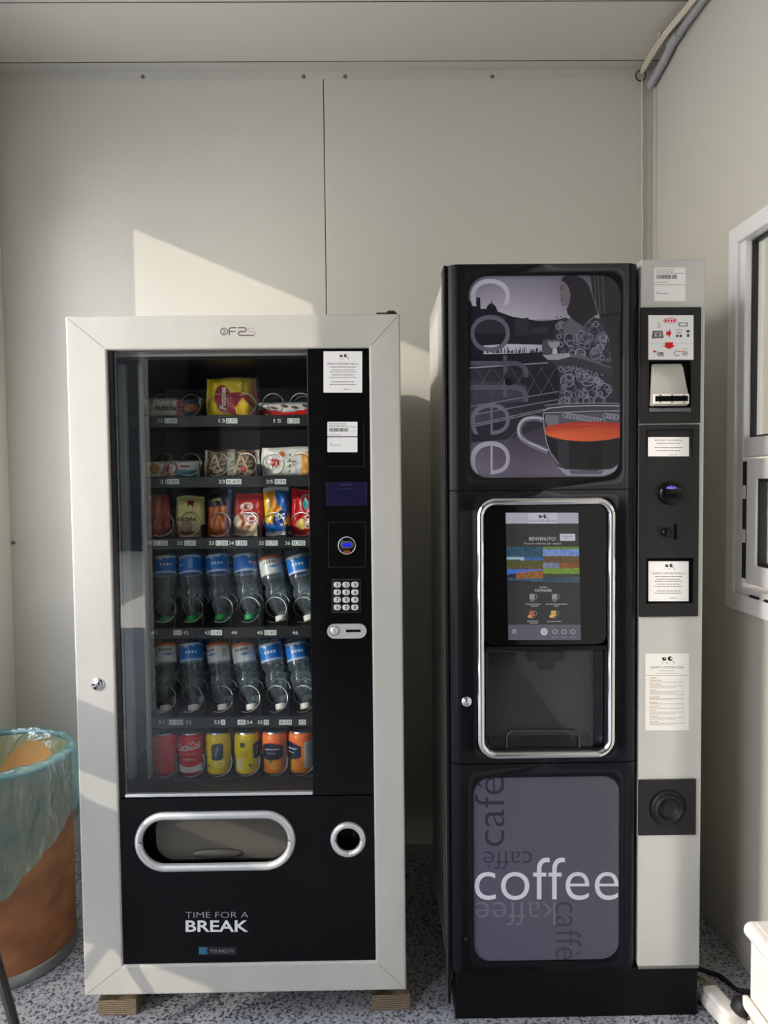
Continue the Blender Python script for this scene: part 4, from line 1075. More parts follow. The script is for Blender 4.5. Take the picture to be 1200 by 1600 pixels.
# ------------------------------------------------------------------ coffee machine
kx0, kx1 = W(700, 1000, YC).x, W(998, 1000, YC).x
zz = lambda py: W(850, py, YC).z
ztop = W(850, 412, YC).z; zd1, zd2, zd3 = zz(765.5), zz(1192.5), zz(1519)
colx0, colx1 = W(999, 1000, YC+0.012).x, W(1097.5, 1000, YC+0.012).x
cm = thing('coffee_machine', ((kx0+colx1)/2, YC+0.3, 0), 'tall black coffee vending machine with touchscreen, coffee posters and light grey payment column', 'vending machine')
CB = 2.36
b = B(); box(b, kx0+0.004, colx1-0.002, YC+0.075, CB, 0.06, ztop-0.004, 0.003); obj('cabinet', b, M['side'], cm)
b = B(); box(b, kx0-0.004, kx0+0.003, YC+0.012, YC+0.078, 0.045, ztop+0.001, 0.001, 1); obj('door_edge', b, M['black_soft'], cm)
fx_a, fx_b = W(722, 1000, YC).x, W(978, 1000, YC).x
def side_prof(n=8):
    L = [(fx_a, YC)]; 
    for i in range(1, n+1):
        a = PI/2*i/n; L.append((fx_a-(fx_a-kx0)*math.sin(a), YC+0.030*(1-math.cos(a))))
    return L
def section(name, za, zb, hole, back):
    b = B(); rx_ = 0.034; x0, x1, z0, z1, r = hole
    h_ = rr(x0, x1, z0, z1, r, 8)
    ringface(b, rect_like(h_, fx_a, fx_b, zb, za), h_, YC, YC+0.005)
    for sgn in (0, 1):
        L = side_prof() if sgn == 0 else [((fx_b+(fx_a-p_[0])*((kx1-fx_b)/(fx_a-kx0))), p_[1]) for p_ in side_prof()]
        L2 = L+[(L[-1][0], YC+0.07), (L[0][0], YC+0.07)]
        lo_ = [b.verts.new((p_[0], p_[1], zb)) for p_ in L2]; hi_ = [b.verts.new((p_[0], p_[1], za)) for p_ in L2]
        m_ = len(L2)
        for i in range(m_): b.faces.new((lo_[i], lo_[(i+1) % m_], hi_[(i+1) % m_], hi_[i]))
        b.faces.new(hi_); b.faces.new(lo_[::-1])
    if back: box(b, fx_a, fx_b, YC+0.0048, YC+0.07, zb, za)
    else:
        box(b, fx_a, x0-0.002, YC+0.005, YC+0.07, zb, za); box(b, x1+0.002, fx_b, YC+0.005, YC+0.07, zb, za)
        box(b, x0-0.002, x1+0.002, YC+0.005, YC+0.07, zb, z0-0.002); box(b, x0-0.002, x1+0.002, YC+0.005, YC+0.07, z1+0.002, za)
    bmesh.ops.remove_doubles(b, verts=b.verts[:], dist=1e-6)
    bmesh.ops.recalc_face_normals(b, faces=b.faces[:])
    o = obj(name, b, M['door_black'], cm, smooth='auto'); return o
u0, u1, v0, v1 = pr(733, 430, 970, 746, YC); up = section('upper_door', ztop, zd1+0.0012, (u0, u1, v0, v1, 0.044), True)
m0, m1, n0, n1 = pr(752, 783, 954, 1178, YC); mid = section('middle_door', zd1-0.0012, zd2+0.0012, (m0, m1, n0, n1, 0.036), False)
l0, l1, o0, o1 = pr(740, 1214, 968, 1502, YC); low = section('lower_door', zd2-0.0012, zd3+0.001, (l0, l1, o0, o1, 0.042), True)
PYY = YC+0.0046

# --- upper poster
d = Decal(flat(PYY), 0.00006)
def Z1(x, y): return (680+x/3.636, 400+y/3.636)
def pz1(pts, col, layer): d.poly([Z1(*q_) for q_ in pts], col, layer)
def sky(u, v):
    y = v*1150
    if y < 260: t_ = y/260; return (104+60*t_, 100+60*t_, 118+56*t_)
    if y < 700: return (40, 39, 47)
    t_ = min(1, (y-700)/400); return (46+62*t_, 44+58*t_, 54+64*t_)
d.grid(732, 429, 971, 747, 30, 60, lambda u, v: tuple(min(255, c_+14*math.sin(u*5+v*3)) for c_ in sky(u, v)), 0)
pz1([(190, 250), (230, 290), (235, 235), (255, 235), (258, 300), (290, 300), (296, 284), (306, 274), (316, 268), (319, 246), (322, 268), (334, 276), (346, 290), (355, 315), (440, 345), (520, 358), (600, 372), (690, 362), (760, 390), (760, 640), (190, 640)], (34, 34, 42), 1)
for (xa, ya, xb, yb_) in ((230, 340, 400, 440), (450, 350, 530, 450), (545, 400, 640, 440)): pz1([(xa, ya+10), (xb, ya), (xb, yb_), (xa, yb_)], (48, 48, 58), 2)
pz1([(275, 508), (420, 500), (610, 505), (610, 545), (440, 558), (275, 562)], (172, 172, 188), 2)
q = random.Random(4)
for k in range(46):
    x = q.uniform(278, 600); h_ = q.uniform(12, 34); pz1([(x, 552), (x, 552-h_), (x+q.uniform(2, 7), 552-h_), (x+5, 552)], (44, 44, 54), 3)
pz1([(190, 560), (620, 550), (620, 606), (190, 632)], (30, 30, 38), 3)
pz1([(190, 632), (640, 604), (640, 609), (190, 640)], (150, 150, 164), 4)
pz1([(190, 705), (400, 720), (520, 735), (520, 830), (195, 845)], (62, 62, 76), 2)
for k, x in enumerate((230, 330, 430, 520, 600)):
    d.line([Z1(x, 632), Z1(x+90, 790)], 1.1, (74, 74, 86), 4); d.line([Z1(x+90, 628), Z1(x-10, 800)], 1.1, (84, 84, 96), 4)
for (x, y, r_) in ((420, 715, 22), (590, 700, 24)): d.ell(*Z1(x, y), r_/3.6, r_/3.6, (26, 26, 32), 5)
for (a_, b_) in (((200, 855), (700, 770)), ((205, 905), (700, 815)), ((205, 960), (620, 870)), ((205, 972), (620, 880))): d.line([Z1(*a_), Z1(*b_)], 1.4, (120, 120, 134), 4)
pz1([(205, 975), (640, 885), (640, 960), (420, 1040), (205, 1060)], (46, 45, 54), 2)
d.line([Z1(395, 1060), Z1(520, 950)], 1.2, (90, 90, 104), 4)
pz1([(880, 106), (1050, 106), (1052, 840), (1000, 840), (960, 500), (930, 330), (895, 220)], (44, 44, 48), 2)
for x in (905, 925, 950): d.line([Z1(x, 110), Z1(x+12, 330)], 1.0, (96, 96, 98), 3)
pz1([(940, 335), (1050, 315), (1050, 330), (940, 350)], (26, 26, 30), 3)
# woman
dress = [(672, 470), (680, 400), (700, 360), (740, 350), (800, 380), (850, 385), (900, 350), (960, 360), (985, 430), (1000, 500), (1005, 640), (990, 700), (1010, 760), (1015, 870), (1000, 920), (700, 920), (695, 800), (710, 700), (690, 620), (700, 560), (690, 500)]
pz1(dress, (46, 46, 58), 6)
q = random.Random(9)
def inside(x, y, P):
    c_ = False
    for (x0_, y0_), (x1_, y1_) in zip(P, P[1:]+P[:1]):
        if (y0_ > y) != (y1_ > y) and x < (x1_-x0_)*(y-y0_)/(y1_-y0_)+x0_: c_ = not c_
    return c_
cnt = 0
for k in range(2600):
    x, y = q.uniform(690, 1000), q.uniform(365, 900); r_ = q.choice((10, 14, 18, 24, 32, 40))
    if all(inside(x+r_*math.cos(a)*0.9, y+r_*math.sin(a)*0.9, dress) for a in (0, .8, 1.6, 2.4, 3.14, 3.9, 4.7, 5.5)):
        c_ = q.choice(((112, 112, 130), (92, 92, 110), (136, 136, 152)))
        d.ring(*Z1(x, y), r_/3.6, r_/3.6*q.uniform(.8, 1.1), (2.4 if cnt % 3 == 0 else 1.3) if r_ > 12 else 1.0, c_, 7+cnt % 5, 16); cnt += 1
        if cnt > 170: break
# chest, neck, arms, head, hair
pz1([(770, 290), (860, 290), (905, 350), (850, 400), (800, 445), (735, 440), (720, 410), (745, 370), (775, 345)], (92, 90, 102), 13)
pz1([(700, 570), (760, 550), (850, 575), (1005, 640), (1008, 690), (900, 655), (790, 625), (690, 625), (650, 600)], (56, 54, 62), 14)
pz1([(760, 552), (850, 572), (1000, 632), (1000, 640), (850, 590), (760, 570)], (92, 90, 102), 15)
pz1([(610, 480), (640, 470), (665, 490), (670, 560), (640, 575), (610, 565), (605, 520)], (74, 72, 82), 14)
pz1([(610, 565), (700, 556), (760, 552), (770, 572), (700, 590), (640, 590)], (150, 148, 160), 16)
pz1([(640, 486), (705, 482), (705, 505), (690, 524), (660, 524), (644, 508)], (142, 142, 156), 17); d.ell(*Z1(672, 484), 9, 1.6, (104, 104, 118), 18)
pz1([(668, 525), (690, 525), (694, 556), (664, 558)], (176, 176, 190), 17)
head = [(722, 120), (760, 112), (800, 130), (850, 250), (800, 320), (770, 300), (752, 285), (722, 284), (712, 270), (716, 256), (708, 246), (713, 236), (704, 222), (712, 200), (708, 180), (714, 150)]
pz1(head, (108, 104, 112), 18)
hair = [(718, 140), (722, 122), (760, 108), (800, 112), (840, 130), (872, 170), (890, 220), (905, 270), (925, 330), (880, 355), (840, 400), (800, 375), (770, 350), (752, 330), (746, 300), (756, 285), (765, 250), (768, 215), (760, 185), (745, 160), (735, 150)]
pz1(hair, (38, 36, 42), 19)
pz1([(708, 186), (722, 184), (724, 192), (712, 194)], (50, 46, 54), 19); pz1([(712, 246), (722, 244), (722, 250), (714, 252)], (62, 54, 62), 19); pz1([(706, 176), (728, 170), (728, 174), (708, 180)], (44, 40, 48), 19)
d.line([Z1(690, 352), Z1(700, 372)], .8, (40, 40, 48), 19); d.ell(*Z1(690, 350), 1, 1, (40, 40, 48), 19); d.ell(*Z1(712, 347), 1, 1, (40, 40, 48), 19)
# big glass cup of tea
cup = [(612, 880), (640, 850), (720, 840), (900, 836), (1050, 840), (1050, 1190), (1020, 1225), (960, 1246), (740, 1246), (690, 1190), (650, 1120), (628, 1040), (615, 960)]
pz1(cup, (62, 62, 70), 20)
pz1([(628, 900), (700, 905), (700, 960), (640, 965), (622, 940)], (112, 112, 124), 21); pz1([(700, 900), (1048, 892), (1048, 945), (700, 955)], (84, 84, 96), 21)
for k in range(16):
    x = 740+k*19; d.ring(*Z1(x, 905+(k*37) % 34), 4.6, 4.2, 1.2, (150, 150, 166), 22, 14)
pz1([(618, 1020), (700, 1046), (900, 1056), (1048, 1030), (1048, 1180), (1010, 1205), (900, 1214), (740, 1206), (690, 1150), (655, 1110), (632, 1060)], (34, 30, 34), 23)
pz1([(690, 1050), (760, 1052), (760, 1205), (735, 1200), (700, 1150)], (50, 52, 60), 24); pz1([(850, 1055), (945, 1052), (945, 1208), (870, 1210)], (26, 22, 26), 24)
tea = [(616, 985), (640, 965), (760, 945), (900, 940), (1048, 948), (1048, 1030), (980, 1045), (860, 1054), (740, 1046), (650, 1025), (622, 1008)]
d.poly([Z1(*q_) for q_ in tea], [(170, 66, 44), (178, 64, 46), (176, 56, 44), (166, 50, 42), (160, 48, 42), (196, 80, 48), (204, 84, 50), (214, 90, 54), (222, 100, 60), (224, 104, 64), (206, 88, 56)], 25)
d.line([Z1(640, 975), Z1(760, 990), Z1(900, 995), Z1(1040, 985)], 1.2, (196, 84, 60), 26); d.ring(*Z1(870, 972), 28, 5, 1.2, (190, 80, 62), 26, 26)
d.poly([Z1(*q_) for q_ in [(690, 1195), (740, 1212), (900, 1222), (1000, 1210), (1040, 1185), (1020, 1225), (960, 1248), (745, 1248)]], (146, 146, 160), 26)
pz1([(760, 1216), (960, 1222), (940, 1240), (770, 1240)], (92, 92, 106), 27)
d.line([Z1(612, 880), Z1(640, 866), Z1(740, 855), Z1(900, 850), Z1(1048, 852)], 1.3, (186, 186, 198), 27); d.line([Z1(616, 892), Z1(700, 890), Z1(900, 882), Z1(1048, 880)], 1.8, (140, 140, 152), 27)
d.line([Z1(618, 850), Z1(700, 840), Z1(900, 835), Z1(1048, 838)], .9, (150, 150, 162), 27); d.line([Z1(612, 890), Z1(618, 980), Z1(632, 1060), Z1(655, 1120), Z1(700, 1185)], 1.3, (150, 150, 162), 27)
hp = [(612, 930), (560, 922), (505, 935), (478, 975), (482, 1020), (520, 1058), (580, 1085), (640, 1112)]
hp = [(q_.x, q_.y) for q_ in smooth_path([(a_, b_, 0) for a_, b_ in hp], 4)]
d.line([Z1(*q_) for q_ in hp], 8.5, (118, 118, 132), 26); d.line([Z1(q_[0]-4, q_[1]-4) for q_ in hp], 3.0, (176, 176, 190), 27); d.line([Z1(q_[0]+9, q_[1]+9) for q_ in hp], 1.2, (70, 70, 82), 27)
# big letters down the left
TEXT_RES[0] = 12
for ch, (ya, yb_), c_ in (('c', (130, 290), (178, 176, 190)), ('o', (335, 545), (96, 94, 110)), ('f', (565, 700), (78, 78, 94)), ('f', (700, 840), (84, 84, 100)), ('e', (835, 1020), (106, 104, 122)), ('e', (1052, 1245), (160, 158, 172))):
    x0, y0 = Z1(200 if ch != 'f' else 195, ya); x1, y1 = Z1(424, yb_)
    if ch == 'f': x0, x1 = Z1(200, 0)[0], Z1(530, 0)[0]
    d.text(ch, x0, y0, x1, y1, c_, 5 if ch != 'f' else 5, rot=90, off=-0.018)
d.build('coffee_poster', M['poster'], up, label='grey and black poster of a woman by a river with a big glass cup of red tea')

# --- lower poster
d = Decal(flat(PYY), 0.0001)
d.grid(738, 1212, 970, 1504, 10, 14, lambda u, v: (86+6*u, 84+4*u, 98+4*v), 0)
d.text('café', 742, 1213, 788, 1322, (50, 49, 62), 1, rot=270, off=-0.008)
d.text('caffè', 755, 1330, 831, 1358, (58, 57, 70), 1, rot=180, off=-0.008)
d.text('caffè', 868, 1409, 908, 1500, (66, 64, 76), 1, rot=90, off=-0.01)
d.text('kaffee', 743, 1409, 868, 1446, (112, 110, 122), 2, rot=180, off=-0.012)
d.text('coffee', 741.5, 1340, 966.5, 1406, (214, 214, 222), 3, off=-0.008)
d.build('coffee_poster', M['poster'], low, label='slate grey panel lettered coffee in white with café, caffè and kaffee around it')

TEXT_RES[0] = 3
# --- chrome surround, screen, dispensing bay
e0, e1, g0, g1 = pr(751, 783, 955.5, 1179, YC-0.004)
b = B(); P = [(p_[0], YC-0.003, p_[1]) for p_ in rr(e0, e1, g0, g1, 0.036, 10)]
prof = [(0.0095*math.cos(a), 0.010*math.sin(a)) for a in [2*PI*i/18 for i in range(18)]]
sweep(b, P, prof, True, up=(0, 1, 0)); obj('chrome_surround', b, M['chrome'], mid, smooth=True)
s0, s1, t0, t1 = pr(759, 790, 947.5, 1007, YC+0.004)
b = B(); plate(b, rr(s0, s1, t0, t1, 0.02, 6), YC+0.002, YC+0.03, 0.0015); sg = obj('touchscreen', b, mat('black_glass', (5, 5, 6), 0.06, 0, 0.5), mid)
d = Decal(flat(YC+0.0016), 0.00008)
# the display leans a little to the right going down
def sk(x, y): return (x+(y-800)*0.022, y)
old = d.fn; d.fn = lambda x, y, q_: old(*sk(x, y), q_)
d.rect(790, 801, 903.5, 1000, (50, 50, 50), 0)
d.rect(790, 801, 903.5, 818, (176, 172, 188), 1); d.rect(825, 801, 870, 818, (196, 192, 206), 2); logo(d, 848, 807, 6.5, 3)
d.text('VENETO DISTRIBUTORI', 826, 813, 868, 815, (50, 46, 60), 3)
d.text('BENVENUTO!', 826, 839, 867, 844.5, (225, 225, 225), 1, off=-0.01); d.text('Tocca lo schermo per iniziare', 817, 847.5, 876, 851.5, (190, 190, 190), 1)
d.rrect(874, 834, 898, 845, 1.5, (196, 194, 206), 1); d.words(878, 894, 838, 1.0, (130, 128, 146), 2, 1); d.words(880, 888, 841.5, .8, (130, 128, 146), 2, 2)
def cell(xa, ya, xb, yb_, f): d.grid(xa, ya, xb, yb_, 30, 34, f, 1)
q = random.Random(3); nzt = [[q.random() for _ in range(40)] for _ in range(40)]
def f1(u, v):
    n_ = nzt[int(u*30)][int(v*34)]
    if v < 0.28: return (30+30*n_, 64+30*n_, 84+26*n_)
    if v < 0.33+0.06*u and u < .5: return (170, 186, 196)
    if v < 0.36: return (34+40*n_, 74+40*n_, 130+50*n_)
    if v < 0.52: return (76+14*n_, 76+14*n_, 34)
    if v < 0.60+0.0*u: return (66+60*n_, 60+40*n_, 50)
    if v < 0.62+0.12*(1-u): return (60+40*u, 110, 196)
    if v < 0.85: return (100+80*n_, 66+46*n_, 40) if u > .25 else (40, 44, 60)
    return (60, 90, 110) if v < 0.93-0.05*(1-u) else (44, 46, 48)
def f2(u, v):
    n_ = nzt[int(u*30)][int(v*34)]
    if v < 0.08: return (80+30*n_, 120+20*n_, 50)
    if v < 0.24: return (80+70*n_, 120+50*n_, 200)
    if v < 0.44: return (70+50*n_, 66+20*n_, 50)
    if v < 0.58: return (90+60*n_, 100+50*n_, 130+50*n_) if u < .45 else (100+60*n_, 60+36*n_, 44)
    if v < 0.72: return (86+50*n_, 130+30*n_, 50)
    if v < 0.8: return (60, 66, 52)
    return (44+20*u, 66+20*u, 84+20*u) if v < 0.95 else (44, 46, 50)
cell(790, 854, 846.5, 913, f1); cell(846.8, 854, 903.5, 913, f2)
d.words(840, 853, 917.5, 1.2, (190, 190, 190), 1, 3); d.text('CATEGORIE', 833, 920.5, 859, 924.5, (220, 220, 220), 1)
for (cx, cy_, c_) in ((829, 933, (150, 150, 152)), (864, 933, (150, 150, 152)), (828, 959, (168, 92, 66)), (862, 959, (214, 164, 80))):
    d.rrect(cx-4.5, cy_-5, cx+3.5, cy_+4, 1.6, c_, 1); d.ring(cx+4.5, cy_-0.5, 3, 4, 0.7, (150, 150, 150), 1, 12); d.line([(cx-4, cy_+6), (cx+3, cy_+6)], .8, (180, 180, 180), 1)
    if c_[0] != c_[1]: d.ell(cx-4, cy_+4, 3.5, 2.2, (226, 150, 100) if c_[0] < 200 else (236, 190, 90), 2, 10)
for (xa, xb, y_) in ((818, 842, 944), (850, 883, 944), (826, 838, 947), (862, 870, 947), (820, 838, 970.5), (824, 836, 973.5), (851, 874, 971)): d.words(xa, xb, y_, 1.0, (190, 190, 190), 1, int(xa))
d.rect(790, 976, 903.5, 1000, (92, 92, 104), 1); d.ell(846, 987, 5.4, 5.4, (220, 222, 230), 2); d.ring(846, 987, 3.2, 3.2, 1.2, (80, 80, 92), 3, 12)
d.rrect(796, 983, 803, 990, 1, (140, 140, 152), 2)
for cx in (863, 877, 891): d.ring(cx, 987, 4, 3.6, .8, (196, 196, 206), 2, 12); d.words(cx-5, cx+5, 996, .7, (150, 150, 160), 2, cx)
d.build('screen_image', M['screen'], sg)
# separator and bay
q0, q1, r0, r1 = pr(759, 1009, 947.5, 1016, YC+0.004)
obj('bay_lintel', bx(q0, q1, YC+0.0, YC+0.05, r0, r1, 0.002), M['black_soft'], mid)
w0, w1, y0_, y1_ = pr(762, 1017, 946, 1170, YC+0.012)
b = B(); dep = 0.13
box(b, w0-0.004, w0, YC+0.012, YC+dep, y0_, y1_); box(b, w1, w1+0.004, YC+0.012, YC+dep, y0_, y1_)
box(b, w0-0.004, w1+0.004, YC+0.012, YC+dep, y1_, y1_+0.004); box(b, w0-0.004, w1+0.004, YC+0.012, YC+dep, y0_-0.004, y0_); box(b, w0-0.004, w1+0.004, YC+dep, YC+dep+0.004, y0_-0.004, y1_+0.004)
bay = obj('dispensing_bay', b, mat('bay_grey', (44, 44, 47), 0.35), mid)
g2 = W(928, 1017, YC+0.012).x
obj('bay_side_post', bx(g2, w1-0.0005, YC+0.02, YC+0.05, y0_+0.001, y1_-0.001, 0.003), mat('bay_post', (14, 15, 26), 0.3), bay)
b = B(); cc = W(852, 1150, YC+dep-0.03)
box(b, w0+0.008, w1-0.02, YC+0.03, YC+dep-0.005, y0_+0.0005, y0_+0.012, 0.003); obj('cup_rest', b, M['black_soft'], bay)
bxm, bz = W(852, 1017, YC+0.06).x, y1_
b = B(); box(b, bxm-0.045, bxm+0.045, YC+0.05, YC+0.12, y1_-0.035, y1_-0.0005, 0.006); box(b, bxm-0.02, bxm+0.02, YC+0.045, YC+0.1, y1_-0.055, y1_-0.034, 0.004)
obj('spout_block', b, M['black_mod'], bay)
b = B(); pxbox(b, 763, 1018, 927, 1169, YC+0.013, YC+0.016); bd = obj('bay_window', b, M['smoke'], mid)
P = [W(*p_, YC+0.006) for p_ in ((792, 1169), (792, 1152), (797, 1145), (806, 1142.5), (890, 1142.5), (900, 1145), (905, 1152), (905, 1169))]
b = B(); tube(b, smooth_path(P, 5), 0.0022, 8); obj('bay_handle', b, mat('handle_smoke', (60, 62, 66), .2), bd, smooth=True)
# lock and bits
b = B(); disc(b, 729, 1096, YC-0.0002, 0.0125, 0.004, bev=0.0015); disc(b, 729, 1096, YC-0.004, 0.007, 0.003, bev=0.001); lk = obj('lock', b, M['chrome'], mid, smooth='auto')
b = B(); disc(b, 728, 1467, YC-0.0002, 0.005, 0.002, bev=0.001); obj('door_stud', b, M['rubber'], low, smooth='auto')
# plinth
pl = bx(kx0+0.014, colx1-0.003, YC+0.015, CB-0.02, 0.0, zd3-0.002, 0.003)
pn = obj('plinth', pl, M['blackest'], cm)
M['plinth'] = mat('plinth_black', (8, 9, 11), 0.5, 0, 0.2); pn.data.materials[0] = M['plinth']
obj('base_strip', bx(colx0+0.002, colx1-0.001, YC+0.0125, YC+0.05, zd3-0.006, zd3+0.0005, 0.001, 1), M['steel'], cm)
obj('side_flange', bx(kx0-0.006, kx0-0.0045, YC+0.02, YC+0.04, 0.02, ztop-0.02), M['steel'], cm)
# payment column
YK = YC+0.012
ctop = W(1050, 405, YK).z
cl = obj('payment_column', bx(colx0, colx1, YK, YC+0.073, zd3+0.001, ctop, 0.003), M['col'], cm, label='light grey metal column with payment modules')
asset(1022, 418, 1071, 470.5, 445, YK-0.0004, cl, 21)
# bill module
b = B(); h4 = pr(1013, 562, 1083, 645, YK-0.008); mo = pr(1001, 480, 1095, 661, YK-0.008)
hl = rr(*pr(1014, 564, 1080, 644, YK-0.008), 0.004, 3)
ringface(b, rect_like(hl, mo[0], mo[1], mo[2], mo[3]), hl, YK-0.008, YK+0.0)
bmesh.ops.recalc_face_normals(b, faces=b.faces[:])
bm1 = obj('banknote_module', b, M['black_mod'], cl)
b = B(); pk = pr(1014, 564, 1080, 644, YK-0.008)
box(b, pk[0], pk[1], YK-0.0002, YK+0.0, pk[2], pk[3]); 
obj('module_recess', b, M['blackest'], bm1)
bz = pr(1019, 566, 1074, 634, YK-0.02)
b = B()   # beak: slopes forward to the slot
prf = [(YK-0.002, bz[3]), (YK-0.010, bz[3]-0.01), (YK-0.024, bz[2]+0.035), (YK-0.027, bz[2]+0.022), (YK-0.027, bz[2]), (YK-0.002, bz[2])]
va = [b.verts.new((bz[0]+(0.004 if p_[1] > bz[2]+.06 else 0), p_[0], p_[1])) for p_ in prf]; vb = [b.verts.new((bz[1]-(0.006 if p_[1] > bz[2]+.06 else 0), p_[0], p_[1])) for p_ in prf]
b.faces.new(va); b.faces.new(vb[::-1])
for i in range(len(prf)): b.faces.new((va[i], vb[i], vb[(i+1) % len(prf)], va[(i+1) % len(prf)]))
bmesh.ops.recalc_face_normals(b, faces=b.faces[:]); bmesh.ops.bevel(b, geom=b.edges[:], offset=0.002, segments=2, affect='EDGES')
bk = obj('banknote_entry', b, mat('entry_grey', (168, 168, 160), .4), bm1)
obj('entry_bezel', pxbox(B(), 1021, 615.5, 1077, 631, YK-0.030, YK-0.0265, 0.001), M['white'], bk)
obj('entry_slot', pxbox(B(), 1024, 618.5, 1075, 627, YK-0.0305, YK-0.0285), M['blackest'], bk)
d = Decal(flat(YK-0.0309))
for x in (1032, 1050, 1069): d.ell(x, 628.5, 1.5, 1.2, (70, 110, 70), 1, 8); d.ell(x, 617.5, 1.5, 1.0, (50, 50, 50), 1, 8)
d.build('entry_marks', M['ink'], bk)
obj('module_sill', pxbox(B(), 1015, 637, 1080, 643.5, YK-0.012, YK-0.0085, .001), mat('sill_grey', (88, 88, 90), .35), bm1)
d = Decal(flat(YK-0.0085))
d.rect(1013, 492.5, 1083.5, 562, (226, 224, 224), 1); d.ring(1047, 501, 11, 4.4, 1, (206, 40, 40), 2)
for k in range(4): d.ell(1040+k*4.6, 501, 1.7, 2.3, (200, 30, 32), 2, 8, 0.5)
d.line([(1014, 536.5), (1083, 536.5)], .5, (186, 184, 184), 2)
d.line([(1028, 505), (1028, 512), (1030, 512), (1032, 509), (1030, 505), (1028, 505)], .8, (120, 140, 130), 2)
d.rect(1060, 504, 1074.5, 510, (120, 118, 118), 2); d.rect(1062, 505.5, 1072.5, 508.5, (230, 228, 228), 3)
d.poly([(1041, 518), (1045, 518), (1045, 513), (1049, 520.5), (1045, 528), (1045, 524), (1041, 524)], (206, 28, 34), 2)
d.poly([(1039, 535), (1051.5, 535), (1051.5, 540), (1056, 540), (1045, 545.5), (1035, 540), (1039, 540)], (206, 28, 34), 3)
d.poly([(1020, 517), (1035, 517), (1037, 528), (1018, 529)], (90, 90, 90), 2); d.poly([(1023, 519), (1033, 519), (1034, 526), (1022, 526)], (170, 170, 170), 3); d.ell(1028, 522.5, 2.6, 2.6, (100, 100, 100), 4, 10)
d.line([(1055, 515.5), (1067, 515.5)], 1, (120, 118, 118), 2); d.ell(1058, 525, 2.4, 2, (60, 60, 60), 2, 10); d.ell(1063.5, 525, 2.4, 2, (60, 60, 60), 2, 10); d.rect(1057, 519, 1065, 521, (160, 160, 160), 2)
d.ell(1075, 517.5, 3.2, 1.8, (50, 50, 50), 2, 10); d.rect(1073.2, 522, 1077, 526.5, (70, 70, 70), 2); d.line([(1075, 518), (1075, 524)], 1.4, (140, 140, 140), 2)
d.ell(1022.5, 549, 2, 2, (206, 60, 60), 2, 10); d.line([(1023, 549), (1036, 552)], 1.6, (170, 168, 168), 2); d.poly([(1026, 552), (1036, 550), (1037, 557), (1027, 556)], (150, 148, 148), 2)
d.ring(1058, 552, 5, 4.5, 1.3, (130, 128, 128), 2, 14, 0.6, 5.6); d.ring(1070, 552, 5, 4, 1.2, (140, 138, 138), 2, 14); d.ell(1070, 552, 2.4, 2, (150, 148, 148), 3, 8)
for k in range(5): d.line([(1066+k*2, 546.5), (1065+k*2.5, 544)], .6, (150, 148, 148), 2)
d.line([(1060, 550), (1068, 548.5)], 1, (230, 60, 60), 3)
d.build('instruction_sticker', M['paper'], bm1, label='white sticker with red arrows and pay pictograms')
# coin module
mo = pr(1000, 663.5, 1092, 963.5, YK-0.008); b = B()
zs = lambda py: W(1046, py, YK-0.008).z
rc = pr(1009, 671, 1083, 723, YK-0.008); r2_ = pr(1010, 872, 1084, 943, YK-0.008)
for (za_, zb2, hh_) in ((mo[3], zs(735), rc), (zs(735), zs(850), None), (zs(850), mo[2], r2_)):
    if hh_: hl = rr(*hh_, 0.003, 3); ringface(b, rect_like(hl, mo[0], mo[1], zb2, za_), hl, YK-0.008, YK)
    else: box(b, mo[0], mo[1], YK-0.008, YK, zb2, za_)
bmesh.ops.remove_doubles(b, verts=b.verts[:], dist=1e-6); bmesh.ops.recalc_face_normals(b, faces=b.faces[:])
bm2 = obj('coin_module', b, M['black_mod'], cl)
# sloped pocket behind the paper slip
b = B(); vs_ = [b.verts.new(v) for v in ((rc[0], YK-0.0008, rc[3]), (rc[1], YK-0.0008, rc[3]), (rc[1], YK-0.0075, rc[2]), (rc[0], YK-0.0075, rc[2]), (rc[0], YK-0.0002, rc[2]), (rc[1], YK-0.0002, rc[2]), (rc[0], YK-0.0002, rc[3]), (rc[1], YK-0.0002, rc[3]))]
for f in ((0, 1, 2, 3), (3, 2, 5, 4), (6, 7, 1, 0), (4, 5, 7, 6), (0, 3, 4, 6), (1, 7, 5, 2)): b.faces.new([vs_[i] for i in f])
obj('slip_pocket', b, M['black_mod'], bm2)
notice(1012.5, 683, 1076.5, 713, YK-0.0066, bm2, 8, top=False, label='white paper slip in the upper pocket')
obj('notice_recess', bx(r2_[0], r2_[1], YK-0.0006, YK-0.0001, r2_[2], r2_[3]), M['blackest'], bm2)
notice(1013, 877, 1076, 939.5, YK-0.002, bm2, 13, label='white notice sunk in the lower frame of the coin module')
d = Decal(flat(YK-0.0081)); g = (18, 18, 18)
d.line([(1009, 735), (1084, 735), (1084, 808), (1009, 808), (1009, 735)], 0.9, g); d.build('module_lines', M['ink'], bm2)
q = W(1045, 770.5, YK-0.008)
b = B(); lathe(b, [(0.0275, 0), (0.0275, 0.010), (0.0262, 0.0135), (0.022, 0.0165), (0.012, 0.018), (0.0005, 0.0183)], 36, facing(q.x, YK-0.008, q.z)); kn = obj('key_reader', b, M['black'], bm2, smooth='auto')
b = B(); n_ = 14; top_ = [(0.0255*math.sin(a), 0.0255*math.cos(a)) for a in [(-0.95+1.9*i/n_) for i in range(n_+1)]]; bot_ = [(p_[0], 0.0148-0.0045*math.cos(p_[0]/0.0207*PI/2)) for p_ in top_[::-1]]
def dome(x, z): r_ = math.hypot(x, z); return 0.0185-0.006*(r_/0.0262)**3
vv = [(x, z) for x, z in top_+bot_[1:-1]]
d = Decal(lambda x, y, l: Vector((q.x+x, YK-0.008-dome(x, y)-0.0006-l, q.z+y)))
